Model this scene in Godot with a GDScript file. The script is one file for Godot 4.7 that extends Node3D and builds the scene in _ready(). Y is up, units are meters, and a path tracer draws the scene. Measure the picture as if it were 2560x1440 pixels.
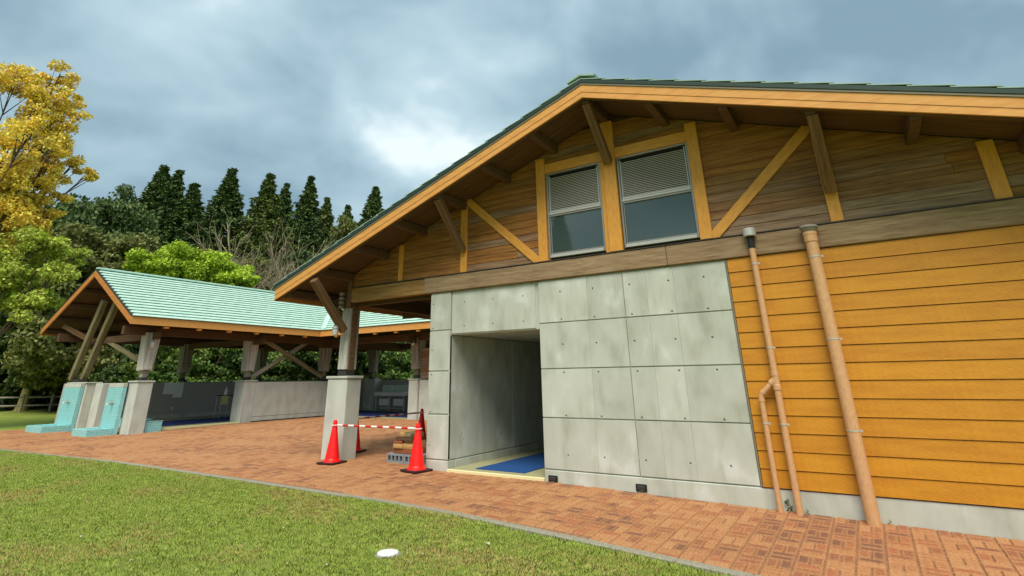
extends Node3D
# A park wash-house: timber gable over fair-faced concrete, a green-roofed open pavilion behind, lawn and brick paving in front.
# x runs along the front wall to the right, z out of the wall towards the viewer, y up, metres.

var rng := RandomNumberGenerator.new()
var mats := {}
var box_cache := {}
var used := {}
var patch := FastNoiseLite.new()
const SEED_A := 83

# ------------------------------------------------------------------ mesh helpers
class Mb:
	var v := PackedVector3Array()
	var n := PackedVector3Array()
	var c := PackedColorArray()
	func tri(a: Vector3, b: Vector3, d: Vector3, nr: Vector3, col := Color.WHITE) -> void:
		v.append(a)
		if (b - a).cross(d - a).dot(nr) > 0.0:
			v.append(d)
			v.append(b)
		else:
			v.append(b)
			v.append(d)
		for i in 3:
			n.append(nr)
			c.append(col)
	func quad(a: Vector3, b: Vector3, d: Vector3, e: Vector3, nr: Vector3, col := Color.WHITE) -> void:
		tri(a, b, d, nr, col)
		tri(a, d, e, nr, col)
	func flat(a: Vector3, b: Vector3, d: Vector3, e: Vector3, away: Vector3, col := Color.WHITE) -> void:
		# a quad whose normal points away from the point «away»
		var nr := (d - a).cross(e - b)
		if nr.length() < 1e-9:
			nr = (b - a).cross(d - a)
		nr = nr.normalized()
		if nr.dot((a + b + d + e) * 0.25 - away) < 0.0:
			nr = -nr
		quad(a, b, d, e, nr, col)
	func soft(a: Vector3, b: Vector3, d: Vector3, na: Vector3, nb: Vector3, nd: Vector3, col := Color.WHITE) -> void:
		v.append(a)
		n.append(na)
		if (b - a).cross(d - a).dot(na + nb + nd) > 0.0:
			v.append(d)
			v.append(b)
			n.append(nd)
			n.append(nb)
		else:
			v.append(b)
			v.append(d)
			n.append(nb)
			n.append(nd)
		for i in 3:
			c.append(col)
	func box(lo: Vector3, hi: Vector3, col := Color.WHITE) -> void:
		var p := []
		for i in 8:
			p.append(Vector3(hi.x if i & 1 else lo.x, hi.y if i & 2 else lo.y, hi.z if i & 4 else lo.z))
		hexa(p, col)
	func hexa(p: Array, col := Color.WHITE) -> void:
		var m := Vector3.ZERO
		for q in p:
			m += q
		m /= 8.0
		for f in [[0, 1, 3, 2], [4, 5, 7, 6], [0, 1, 5, 4], [2, 3, 7, 6], [0, 2, 6, 4], [1, 3, 7, 5]]:
			flat(p[f[0]], p[f[1]], p[f[2]], p[f[3]], m, col)
	func slab(a: Vector3, b: Vector3, d: Vector3, e: Vector3, t: float, col := Color.WHITE) -> void:
		# a plate with top corners a b d e and thickness t below
		var nr := (d - a).cross(e - b).normalized()
		if nr.y < 0.0:
			nr = -nr
		var o := nr * t
		hexa([a - o, b - o, e - o, d - o, a, b, e, d], col)
	func tube(pts: Array, radii: Array, sides := 8, col := Color.WHITE, caps := true) -> void:
		var rings := []
		var norms := []
		var prev := Vector3.ZERO
		for i in pts.size():
			var dir: Vector3 = (pts[min(i + 1, pts.size() - 1)] - pts[max(i - 1, 0)]).normalized()
			var s := prev
			if i == 0:
				s = dir.cross(Vector3(0.31, 0.11, 0.94))
				if s.length() < 0.1:
					s = dir.cross(Vector3.RIGHT)
			s = (s - dir * s.dot(dir)).normalized()
			prev = s
			var t := dir.cross(s)
			var ring := []
			var nn := []
			for k in sides:
				var a := TAU * k / sides
				var w := s * cos(a) + t * sin(a)
				ring.append(pts[i] + w * radii[i])
				nn.append(w)
			rings.append(ring)
			norms.append(nn)
		for i in pts.size() - 1:
			for k in sides:
				var j := (k + 1) % sides
				soft(rings[i][k], rings[i][j], rings[i + 1][j], norms[i][k], norms[i][j], norms[i + 1][j], col)
				soft(rings[i][k], rings[i + 1][j], rings[i + 1][k], norms[i][k], norms[i + 1][j], norms[i + 1][k], col)
		if caps:
			for e in [0, pts.size() - 1]:
				var nr: Vector3 = (pts[0] - pts[1]).normalized() if e == 0 else (pts[-1] - pts[-2]).normalized()
				for k in sides:
					tri(pts[e], rings[e][k], rings[e][(k + 1) % sides], nr, col)
	func lathe(prof: Array, sides := 24, col := Color.WHITE) -> void:
		# prof: Vector2(radius, height) from bottom to top; flat shaded between rings of the profile, smooth around
		for i in prof.size() - 1:
			var p: Vector2 = prof[i]
			var q: Vector2 = prof[i + 1]
			var sl := Vector2(q.y - p.y, p.x - q.x).normalized()
			for k in sides:
				var a := TAU * k / sides
				var b := TAU * (k + 1) / sides
				var da := Vector3(cos(a), 0, sin(a))
				var db := Vector3(cos(b), 0, sin(b))
				var na := Vector3(da.x * sl.x, sl.y, da.z * sl.x)
				var nb := Vector3(db.x * sl.x, sl.y, db.z * sl.x)
				var p0 := da * p.x + Vector3.UP * p.y
				var p1 := db * p.x + Vector3.UP * p.y
				var q0 := da * q.x + Vector3.UP * q.y
				var q1 := db * q.x + Vector3.UP * q.y
				if p.x > 1e-5:
					soft(p0, p1, q1, na, nb, nb, col)
				if q.x > 1e-5:
					soft(p0, q1, q0, na, nb, na, col)
	func prism(poly: PackedVector2Array, z0: float, z1: float, col := Color.WHITE) -> void:
		# polygon in x,y pulled from z0 to z1
		var idx := Geometry2D.triangulate_polygon(poly)
		for i in range(0, idx.size(), 3):
			var a := poly[idx[i]]
			var b := poly[idx[i + 1]]
			var d := poly[idx[i + 2]]
			tri(Vector3(a.x, a.y, z1), Vector3(b.x, b.y, z1), Vector3(d.x, d.y, z1), Vector3.BACK, col)
			tri(Vector3(a.x, a.y, z0), Vector3(b.x, b.y, z0), Vector3(d.x, d.y, z0), Vector3.FORWARD, col)
		var turn := -1.0 if Geometry2D.is_polygon_clockwise(poly) else 1.0
		for i in poly.size():
			var a := poly[i]
			var b := poly[(i + 1) % poly.size()]
			var e := (b - a).normalized()
			var nr := Vector3(e.y, -e.x, 0) * turn
			quad(Vector3(a.x, a.y, z0), Vector3(b.x, b.y, z0), Vector3(b.x, b.y, z1), Vector3(a.x, a.y, z1), nr, col)
	func mesh() -> ArrayMesh:
		var arr := []
		arr.resize(Mesh.ARRAY_MAX)
		arr[Mesh.ARRAY_VERTEX] = v
		arr[Mesh.ARRAY_NORMAL] = n
		arr[Mesh.ARRAY_COLOR] = c
		var m := ArrayMesh.new()
		m.add_surface_from_arrays(Mesh.PRIMITIVE_TRIANGLES, arr)
		return m

func cbox(size: Vector3, b := 0.006) -> ArrayMesh:
	# a box with chamfered edges, shared between equal sizes
	var key := "%.3f %.3f %.3f %.4f" % [size.x, size.y, size.z, b]
	if box_cache.has(key):
		return box_cache[key]
	var m := Mb.new()
	var h := size * 0.5
	b = min(b, min(h.x, min(h.y, h.z)) * 0.6)
	var i := h - Vector3.ONE * b
	for s in [-1.0, 1.0]:
		m.quad(Vector3(s * h.x, -i.y, -i.z), Vector3(s * h.x, i.y, -i.z), Vector3(s * h.x, i.y, i.z), Vector3(s * h.x, -i.y, i.z), Vector3(s, 0, 0))
		m.quad(Vector3(-i.x, s * h.y, -i.z), Vector3(i.x, s * h.y, -i.z), Vector3(i.x, s * h.y, i.z), Vector3(-i.x, s * h.y, i.z), Vector3(0, s, 0))
		m.quad(Vector3(-i.x, -i.y, s * h.z), Vector3(i.x, -i.y, s * h.z), Vector3(i.x, i.y, s * h.z), Vector3(-i.x, i.y, s * h.z), Vector3(0, 0, s))
		for t in [-1.0, 1.0]:
			m.quad(Vector3(s * h.x, t * i.y, -i.z), Vector3(s * i.x, t * h.y, -i.z), Vector3(s * i.x, t * h.y, i.z), Vector3(s * h.x, t * i.y, i.z), Vector3(s, t, 0).normalized())
			m.quad(Vector3(s * h.x, -i.y, t * i.z), Vector3(s * i.x, -i.y, t * h.z), Vector3(s * i.x, i.y, t * h.z), Vector3(s * h.x, i.y, t * i.z), Vector3(s, 0, t).normalized())
			m.quad(Vector3(-i.x, s * h.y, t * i.z), Vector3(-i.x, s * i.y, t * h.z), Vector3(i.x, s * i.y, t * h.z), Vector3(i.x, s * h.y, t * i.z), Vector3(0, s, t).normalized())
			for u in [-1.0, 1.0]:
				m.tri(Vector3(s * h.x, t * i.y, u * i.z), Vector3(s * i.x, t * h.y, u * i.z), Vector3(s * i.x, t * i.y, u * h.z), Vector3(s, t, u).normalized())
	box_cache[key] = m.mesh()
	return box_cache[key]

# ------------------------------------------------------------------ node helpers
func numbered(called: String) -> String:
	if not used.has(called):
		used[called] = 0
		return called
	used[called] += 1
	return "%s_%03d" % [called, used[called]]

func thing(called: String, label: String, category: String, at := Vector3.ZERO, group := "") -> Node3D:
	var o := Node3D.new()
	o.name = numbered(called)
	add_child(o)
	o.position = at
	tag(o, label, category, group)
	return o

func tag(o: Node, label: String, category: String, group := "") -> void:
	o.set_meta("label", label)
	o.set_meta("category", category)
	if group != "":
		o.set_meta("group", group)

func obj(called: String, mesh: Mesh, m: Material, parent: Node) -> MeshInstance3D:
	var o := MeshInstance3D.new()
	o.name = numbered(called) if parent == self else called
	o.mesh = mesh
	o.material_override = m
	parent.add_child(o, true)
	return o

func group(called: String, parent: Node) -> Node3D:
	var o := Node3D.new()
	o.name = called
	parent.add_child(o, true)
	return o

func bx(called: String, lo: Vector3, hi: Vector3, m: Material, parent: Node, bevel := 0.006) -> MeshInstance3D:
	var o := obj(called, cbox(hi - lo, bevel), m, parent)
	o.position = (lo + hi) * 0.5
	return o

func bar(called: String, p: Vector3, q: Vector3, wide: float, tall: float, m: Material, parent: Node, bevel := 0.006, up := Vector3.UP) -> MeshInstance3D:
	# a timber from p to q, its length on its own x axis
	var x := (q - p).normalized()
	if abs(x.dot(up)) > 0.98:
		up = Vector3.BACK
	var z := x.cross(up).normalized()
	var y := z.cross(x)
	var o := obj(called, cbox(Vector3(snappedf((q - p).length(), 0.001), tall, wide), bevel), m, parent)
	o.transform = Transform3D(Basis(x, y, z), (p + q) * 0.5)
	return o

func struct(o: Node) -> Node:
	o.set_meta("kind", "structure")
	return o

# ------------------------------------------------------------------ materials
func S(r: float, g: float, b: float) -> Color:
	return Color(r / 255.0, g / 255.0, b / 255.0)

func L(r: float, g: float, b: float) -> Color:
	return Color(r / 255.0, g / 255.0, b / 255.0).srgb_to_linear()

func noise_tex(cols: Array, freq: float, sd: int, oct := 5, size := 512, lo := 0.1, hi := 0.9, kind := FastNoiseLite.TYPE_SIMPLEX_SMOOTH) -> NoiseTexture2D:
	var nz := FastNoiseLite.new()
	nz.noise_type = kind
	nz.seed = sd
	nz.frequency = freq
	nz.fractal_octaves = oct
	var gr := Gradient.new()
	var offs := PackedFloat32Array()
	var cc := PackedColorArray()
	for i in cols.size():
		offs.append(lerp(lo, hi, float(i) / max(1, cols.size() - 1)))
		cc.append(cols[i])
	gr.offsets = offs
	gr.colors = cc
	var t := NoiseTexture2D.new()
	t.width = size
	t.height = size
	t.seamless = true
	t.noise = nz
	t.color_ramp = gr
	return t

func mk(key: String, cols: Array, freq: float, scale: Vector3, rough := 0.85, bump := 0.0, world := true, sd := 1, oct := 5) -> StandardMaterial3D:
	var m := StandardMaterial3D.new()
	m.resource_name = key
	m.albedo_texture = noise_tex(cols, freq, sd, oct)
	m.roughness = rough
	m.uv1_triplanar = true
	m.uv1_world_triplanar = world
	m.uv1_scale = scale
	m.uv1_triplanar_sharpness = 8.0
	if bump > 0.0:
		m.heightmap_enabled = true
		m.heightmap_texture = m.albedo_texture
		m.heightmap_scale = bump
	mats[key] = m
	return m

func detail(m: StandardMaterial3D, tex: Texture2D, scale: Vector3) -> void:
	m.detail_enabled = true
	m.detail_albedo = tex
	m.detail_blend_mode = BaseMaterial3D.BLEND_MODE_MUL
	m.detail_uv_layer = BaseMaterial3D.DETAIL_UV_2
	m.uv2_triplanar = true
	m.uv2_world_triplanar = m.uv1_world_triplanar
	m.uv2_scale = scale
	m.uv2_triplanar_sharpness = 8.0

func plain(key: String, col: Color, rough := 0.6, metal := 0.0) -> StandardMaterial3D:
	var m := StandardMaterial3D.new()
	m.resource_name = key
	m.albedo_color = col
	m.roughness = rough
	m.metallic = metal
	mats[key] = m
	return m

func vcol(key: String, rough := 0.8, back := 0.0) -> StandardMaterial3D:
	var m := StandardMaterial3D.new()
	m.resource_name = key
	m.vertex_color_use_as_albedo = true
	m.roughness = rough
	if back > 0.0:
		m.backlight_enabled = true
		m.backlight = Color(back, back, back)
	mats[key] = m
	return m

func wood(key: String, cols: Array, sd: int, world: bool, rough := 0.85, bump := 0.06) -> StandardMaterial3D:
	var m := mk(key, cols, 0.010, Vector3(0.16, 2.4, 2.4), rough, bump, world, sd, 6)
	detail(m, grain, Vector3(0.5, 9.0, 9.0))
	return m

var grain: NoiseTexture2D
var speck: NoiseTexture2D

func make_materials() -> void:
	grain = noise_tex([Color(0.80, 0.78, 0.76), Color(0.96, 0.96, 0.96), Color(1, 1, 1)], 0.012, 77, 5)
	speck = noise_tex([Color(0.80, 0.80, 0.78), Color(0.97, 0.97, 0.97), Color(1, 1, 1)], 0.05, 78, 4)
	var m: StandardMaterial3D
	var streak := noise_tex([Color(0.92, 0.92, 0.90), Color(0.98, 0.98, 0.97), Color(1, 1, 1), Color(1, 1, 1)], 0.008, 90, 5)
	for k in 3:
		var o := [0, 5, -5][k] as int
		m = mk(["concrete", "concrete_light", "concrete_deep"][k], [S(170 + o, 173 + o, 160 + o), S(179 + o, 182 + o, 169 + o), S(183 + o, 186 + o, 173 + o), S(187 + o, 190 + o, 178 + o), S(200 + o, 204 + o, 195 + o)], 0.0045, Vector3(0.62, 0.42, 0.62), 0.9, 0.05, true, 3 + 11 * k, 6)
		detail(m, streak, Vector3(0.95, 0.24, 0.95))
	m = mk("concrete_pale", [S(186, 189, 178), S(200, 203, 192), S(208, 211, 201)], 0.008, Vector3(0.5, 0.3, 0.5), 0.9, 0.05, true, 13, 6)
	detail(m, speck, Vector3(2.6, 2.0, 2.6))
	mk("concrete_block", [S(120, 126, 130), S(150, 156, 158)], 0.05, Vector3(4, 4, 4), 0.95, 0.2, true, 5)
	var fine := noise_tex([Color(0.82, 0.82, 0.80), Color(0.96, 0.96, 0.96), Color(1, 1, 1)], 0.03, 79, 4)
	for k in 3:
		var o := [0, 3, -4][k] as int
		m = mk(["siding", "siding_pale", "siding_deep"][k], [S(194 + o, 128 + o, 10), S(202 + o, 136 + o, 15), S(208 + o, 142 + o, 22)], 0.008, Vector3(0.4, 2.2, 2.2), 0.62, 0.05, true, 9 + 100 * k, 6)
		detail(m, fine, Vector3(1.2, 14.0, 14.0))
	mk("siding_gap_shade", [S(92, 32, 10), S(70, 26, 10)], 0.02, Vector3.ONE, 0.9)  # dark red paints the shade in the grooves between boards
	mk("paint_orange", [S(196, 134, 46), S(208, 145, 54), S(214, 152, 62)], 0.012, Vector3(0.6, 3.0, 3.0), 0.6, 0.03, false, 10)
	mk("paint_fascia", [S(198, 136, 62), S(208, 147, 72), S(213, 154, 80)], 0.012, Vector3(0.4, 2.0, 2.0), 0.6, 0.02, true, 11)
	mk("paint_brown", [S(172, 108, 48), S(184, 118, 54), S(192, 126, 62)], 0.012, Vector3(0.4, 2.0, 2.0), 0.65, 0.02, true, 12)
	# gable boards: bright where the eave has sheltered them, silvered where rain reaches
	wood("board_amber", [S(131, 83, 33), S(153, 100, 41), S(167, 115, 53)], 21, true)
	wood("board_honey", [S(121, 83, 39), S(139, 98, 49), S(153, 113, 61)], 22, true)
	wood("board_brown", [S(117, 81, 49), S(139, 100, 61), S(153, 114, 75)], 23, true)
	wood("board_umber", [S(117, 86, 59), S(141, 108, 77), S(155, 122, 91)], 24, true)
	wood("board_grey", [S(119, 93, 71), S(143, 115, 89), S(159, 132, 105)], 25, true)
	wood("board_silver", [S(125, 101, 81), S(149, 124, 101), S(165, 142, 119)], 26, true)
	wood("beam", [S(136, 109, 80), S(148, 121, 90), S(156, 130, 98), S(166, 142, 110)], 27, true, 0.85, 0.1)
	wood("beam_fresh", [S(134, 98, 52), S(158, 120, 66), S(172, 136, 82)], 28, true)
	wood("timber", [S(98, 70, 42), S(118, 88, 54), S(132, 102, 68)], 29, false)
	wood("timber_grey", [S(132, 125, 108), S(160, 154, 138), S(180, 175, 160)], 31, false)
	wood("timber_moss", [S(106, 98, 68), S(128, 120, 86), S(146, 138, 104)], 32, false)
	wood("timber_white", [S(172, 168, 156), S(196, 193, 182), S(212, 210, 200)], 33, false)
	wood("shaded_brown", [S(80, 56, 35), S(94, 68, 43), S(106, 78, 50)], 34, true)  # brown stain, taken darker than timber to paint in the under-roof shade
	wood("lumber_tan", [S(170, 128, 72), S(192, 150, 90), S(206, 168, 108)], 35, false)
	wood("lumber_red", [S(122, 66, 36), S(146, 84, 46), S(160, 98, 58)], 36, false)
	wood("lumber_dark", [S(64, 44, 28), S(88, 62, 40), S(104, 78, 52)], 37, false)
	mk("patina", [S(168, 202, 184), S(180, 211, 195), S(191, 219, 204)], 0.01, Vector3(0.6, 0.6, 0.6), 0.55, 0.0, true, 41)
	mk("patina_dull", [S(132, 156, 144), S(144, 168, 156), S(156, 178, 166)], 0.01, Vector3(0.8, 0.8, 0.8), 0.6, 0.0, true, 42)
	plain("metal_green", S(40, 58, 48), 0.5, 0.3)
	plain("metal_taupe", S(128, 120, 100), 0.5, 0.2)
	plain("flashing", S(70, 68, 62), 0.5, 0.5)
	plain("aluminium", S(150, 148, 140), 0.4, 0.55)
	plain("aluminium_pale", S(188, 186, 178), 0.4, 0.3)
	plain("louvre_back", S(20, 20, 20), 0.9)
	m = plain("glass", S(62, 77, 75), 0.03)
	m.metallic_specular = 0.7
	mk("pipe", [S(190, 143, 98), S(199, 153, 107), S(206, 161, 116)], 0.03, Vector3(2, 0.8, 2), 0.5, 0.0, true, 51)
	plain("steel", S(196, 192, 178), 0.35, 0.4)
	plain("rubber", S(24, 24, 24), 0.8)
	plain("white_plastic", S(222, 224, 222), 0.5)
	plain("grey_plastic", S(142, 138, 128), 0.55)
	m = plain("cone_red", S(250, 20, 12), 0.42)
	plain("cone_base", S(52, 12, 12), 0.75)
	plain("band_red", S(196, 40, 30), 0.5)
	plain("band_white", S(226, 226, 220), 0.5)
	mk("mat_blue", [S(8, 58, 112), S(12, 70, 130), S(18, 80, 142)], 0.15, Vector3(5, 5, 5), 0.9, 0.15, true, 61)
	mk("mat_navy", [S(16, 32, 84), S(22, 42, 104), S(30, 52, 120)], 0.12, Vector3(3, 3, 3), 0.9, 0.1, true, 62)
	mk("floor_tan", [S(146, 144, 104), S(160, 158, 118), S(170, 168, 130)], 0.03, Vector3(1.5, 1.5, 1.5), 0.8, 0.0, true, 63)
	plain("nosing", S(222, 212, 160), 0.6)
	mk("render_grey", [S(158, 154, 147), S(170, 166, 158), S(178, 174, 166)], 0.02, Vector3(1, 1, 1), 0.95, 0.05, true, 64)
	plain("paper", S(236, 240, 234), 0.8)
	plain("paper_yellow", S(206, 204, 122), 0.8)
	m = plain("enamel", S(214, 216, 212), 0.35)
	m = StandardMaterial3D.new()
	m.resource_name = "mosaic"
	m.albedo_texture = mosaic_tex()
	m.texture_filter = BaseMaterial3D.TEXTURE_FILTER_LINEAR
	m.roughness = 0.35
	m.uv1_triplanar = true
	m.uv1_world_triplanar = true
	m.uv1_scale = Vector3(2.5, 2.5, 2.5)
	m.uv1_triplanar_sharpness = 30.0
	mats["mosaic"] = m
	m = vcol("brick", 0.9)
	m.albedo_texture = noise_tex([Color(0.74, 0.72, 0.70), Color(0.92, 0.91, 0.90), Color(1, 1, 1)], 0.02, 71, 5)
	m.uv1_triplanar = true
	m.uv1_world_triplanar = true
	m.uv1_scale = Vector3(3, 3, 3)
	m.heightmap_enabled = true
	m.heightmap_texture = m.albedo_texture
	m.heightmap_scale = 0.15
	mk("mortar", [S(120, 84, 58), S(142, 103, 72), S(162, 120, 86)], 0.02, Vector3(1.5, 1.5, 1.5), 0.95, 0.1, true, 72)
	m = mk("lawn", [S(132, 130, 68), S(122, 136, 58), S(134, 148, 66), S(148, 154, 80)], 0.012, Vector3(0.45, 0.45, 0.45), 0.95, 0.0, true, 73, 6)
	detail(m, noise_tex([Color(0.72, 0.74, 0.62), Color(0.9, 0.92, 0.86), Color(1, 1, 1)], 0.08, 74, 3), Vector3(2.2, 2.2, 2.2))
	m = mk("ground", [S(112, 128, 44), S(126, 142, 50), S(140, 152, 60)], 0.012, Vector3(0.2, 0.2, 0.2), 0.95, 0.0, true, 75, 6)
	mk("hill", [S(26, 38, 20), S(38, 52, 28), S(50, 62, 34)], 0.02, Vector3(0.15, 0.15, 0.15), 0.95, 0.0, true, 76, 6)
	mk("kerb", [S(124, 121, 104), S(146, 142, 124), S(160, 156, 138)], 0.03, Vector3(2, 2, 2), 0.95, 0.1, true, 80)
	m = mk("bark", [S(58, 48, 36), S(84, 72, 56), S(104, 92, 74)], 0.03, Vector3(2, 0.5, 2), 0.95, 0.5, true, 81)
	m = mk("bark_moss", [S(108, 98, 54), S(138, 128, 74), S(160, 150, 100)], 0.03, Vector3(2, 0.5, 2), 0.95, 0.5, true, 82)
	mk("twig", [S(126, 114, 88), S(150, 138, 110), S(168, 156, 130)], 0.05, Vector3(1, 1, 1), 0.95, 0.0, true, 83)
	vcol("leaf", 0.7, 0.7)
	vcol("needle", 0.85, 0.25)
	vcol("grass", 0.85, 0.3)

func mosaic_tex() -> ImageTexture:
	# eight by eight glazed tiles, each a little different, pale grout
	var im := Image.create(256, 256, false, Image.FORMAT_RGB8)
	im.fill(S(196, 226, 222))
	var r := RandomNumberGenerator.new()
	r.seed = 5
	for i in 8:
		for j in 8:
			var k := r.randf_range(-9, 9)
			im.fill_rect(Rect2i(i * 32 + 2, j * 32 + 2, 28, 28), S(116 + k, 190 + k, 192 + k))
	return ImageTexture.create_from_image(im)

# ------------------------------------------------------------------ sky
func cloud_sky() -> PanoramaSkyMaterial:
	var w := 1440
	var h := 720
	var im := Image.create(w, h, false, Image.FORMAT_RGBF)
	var a := FastNoiseLite.new()
	a.seed = SEED_A
	a.frequency = 0.62
	a.fractal_octaves = 6
	a.fractal_gain = 0.52
	var b := FastNoiseLite.new()
	b.seed = SEED_A + 18
	b.frequency = 0.34
	b.fractal_octaves = 3
	var dark := Color(0.200, 0.312, 0.390)
	var mid := Color(0.335, 0.470, 0.550)
	var pale := Color(0.440, 0.585, 0.655)
	var white := Color(0.72, 0.82, 0.85)
	for j in h:
		var el := PI * (0.5 - (j + 0.5) / h)
		for i in w:
			var col := Color(0.14, 0.16, 0.10)
			if el > -0.03:
				var az := (float(i) + 0.5) / w * TAU - PI + 0.2
				var up: float = max(sin(el), 0.0)
				# the cloud deck as a plane overhead, flattened a little by the curve of the earth
				var k := 1.0 / (up + 0.45)
				var x := sin(az) * cos(el) * k
				var z := -cos(az) * cos(el) * k
				var warp := b.get_noise_2d(x * 3.0 + 9.0, z * 3.0) * 0.22
				var n1 := a.get_noise_2d(x * 2.3 + warp, z * 2.3 - warp)
				var n2 := b.get_noise_2d(x * 2.0 + 40.0, z * 2.0 - 17.0)
				var t := clampf(0.45 + n1 * 1.0 + n2 * 0.52, 0.0, 1.0)
				if t < 0.42:
					col = dark.lerp(mid, t / 0.42)
				elif t < 0.70:
					col = mid.lerp(pale, (t - 0.42) / 0.28)
				else:
					col = pale.lerp(white, min((t - 0.70) / 0.26, 1.0))
				# low air is pale and even
				var low := exp(-up * 10.0)
				col = col.lerp(Color(0.38, 0.51, 0.59), low * 0.5)
			im.set_pixel(i, j, col)
	var m := PanoramaSkyMaterial.new()
	m.panorama = ImageTexture.create_from_image(im)
	return m

# ------------------------------------------------------------------ ground levels
func kerb_z(x: float) -> float:
	var k := [Vector2(-40, 1.95), Vector2(-18, 1.95), Vector2(-12.2, 1.90), Vector2(-8.4, 1.93), Vector2(-5.1, 2.0), Vector2(-2.85, 2.17), Vector2(-1.05, 2.32), Vector2(6, 2.85)]
	for i in k.size() - 1:
		if x <= k[i + 1].x:
			return lerp(k[i].y, k[i + 1].y, clampf((x - k[i].x) / (k[i + 1].x - k[i].x), 0, 1))
	return k[-1].y

func paved(x: float, z: float) -> float:
	# the paving falls a little to the lawn, and to the right along the wall
	var y: float = -0.0215 * max(0.0, x + 4.2) - 0.025 * max(0.0, z + 0.2)
	return y - 0.07 * smoothstep(-11.0, -19.0, x) * smoothstep(-4.5, -0.8, z)

func turf(x: float, z: float) -> float:
	var k := kerb_z(x)
	return paved(x, k) - 0.012 - 0.006 * (z - k) + patch.get_noise_2d(x * 3.0, z * 3.0) * 0.012

# ------------------------------------------------------------------ main
func _ready() -> void:
	rng.seed = 4711
	patch.seed = 8
	patch.frequency = 0.12
	patch.fractal_octaves = 3
	# camera, with the lens shifted as in the cropped photograph
	var cam := Camera3D.new()
	cam.name = "camera"
	add_child(cam)
	cam.near = 0.05
	cam.far = 400.0
	cam.set_frustum(0.05 * 1440.0 / 1348.28, Vector2(0.05 * 28.6 / 1348.28, -0.05 * 286.27 / 1348.28), 0.05, 400.0)
	cam.position = Vector3(0, 1.35, 7.6073)
	cam.rotation_degrees = Vector3(20.83, 32.6253, -0.7253)
	cam.current = true
	# sky, soft sun behind thin cloud, exposure
	var env := Environment.new()
	env.background_mode = Environment.BG_SKY
	env.sky = Sky.new()
	env.sky.sky_material = cloud_sky()
	env.background_energy_multiplier = 0.46
	env.tonemap_mode = Environment.TONE_MAPPER_LINEAR
	env.tonemap_exposure = 2.72
	env.sdfgi_enabled = true
	env.ssao_enabled = true
	env.ssil_enabled = true
	var we := WorldEnvironment.new()
	we.name = "environment"
	we.environment = env
	add_child(we)
	var sun := DirectionalLight3D.new()
	sun.name = "sun"
	sun.light_energy = 0.5
	sun.light_color = Color(1.0, 0.97, 0.92)
	sun.light_angular_distance = 35.0
	sun.shadow_enabled = true
	add_child(sun)
	sun.look_at_from_position(Vector3(4.5, 15, 9.6), Vector3.ZERO)
	make_materials()
	setting()
	main_building()
	pavilion()
	fittings()
	cones_and_stack()
	planting()
	lawn_cover()

# ------------------------------------------------------------------ ground, paving, kerb, lawn
func setting() -> void:
	var g := Mb.new()
	g.quad(Vector3(-260, -0.17, -260), Vector3(260, -0.17, -260), Vector3(260, -0.17, 260), Vector3(-260, -0.17, 260), Vector3.UP)
	struct(obj("ground", g.mesh(), mats.ground, self))
	# wooded hill beyond the trees
	var hz := FastNoiseLite.new()
	hz.seed = 3
	hz.frequency = 0.03
	var hm := Mb.new()
	var rows := [[62.0, -0.3], [72.0, 4.0], [85.0, 9.0], [105.0, 12.5], [150.0, 14.0]]
	var pts := []
	for r in rows:
		var line := []
		for k in 49:
			var az := deg_to_rad(-112.0 + 104.0 * k / 48.0)
			var d: float = r[0]
			var p := Vector3(sin(az) * d, 0, 7.6 - cos(az) * d)
			p.y = r[1] + (hz.get_noise_2d(p.x, p.z) * 3.0 if r[1] > 0.0 else 0.0)
			line.append(p)
		pts.append(line)
	for i in 4:
		for k in 48:
			hm.flat(pts[i][k], pts[i][k + 1], pts[i + 1][k + 1], pts[i + 1][k], Vector3(0, -400, 0))
	struct(obj("hill", hm.mesh(), mats.hill, self))
	# mown lawn between the kerb and the viewer
	var lm := Mb.new()
	var nx := 90
	var nz := 34
	for i in nx:
		for j in nz:
			var q := []
			for c in [[0, 0], [1, 0], [1, 1], [0, 1]]:
				var x: float = -27.0 + 34.0 * (i + c[0]) / nx
				var k := kerb_z(x) + 0.04
				var t: float = float(j + c[1]) / nz
				var z: float = k + (16.0 - k) * t * t
				q.append(Vector3(x, turf(x, z), z))
			lm.flat(q[0], q[1], q[2], q[3], Vector3(0, -900, 0))
	struct(obj("lawn", lm.mesh(), mats.lawn, self))
	paving()
	# kerb stones
	var kerb := Node3D.new()
	kerb.name = "kerb"
	add_child(kerb)
	struct(kerb)
	var x := -24.5
	while x < 4.5:
		var e := x + 0.594
		var a := Vector3(x, paved(x, kerb_z(x)) - 0.036, kerb_z(x))
		var b := Vector3(e, paved(e, kerb_z(e)) - 0.036, kerb_z(e))
		bar("kerb_stone", a, b, 0.10, 0.12, mats.kerb, kerb, 0.01)
		x += 0.6

func in_paving(x: float, z: float) -> bool:
	if z > kerb_z(x) - 0.13:
		return false
	if x > -6.4:
		return z > 0.05
	if x > -19.15:
		return z > -8.62
	return z > -0.95 or (z > -1.6 and x > -21.9)

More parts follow.
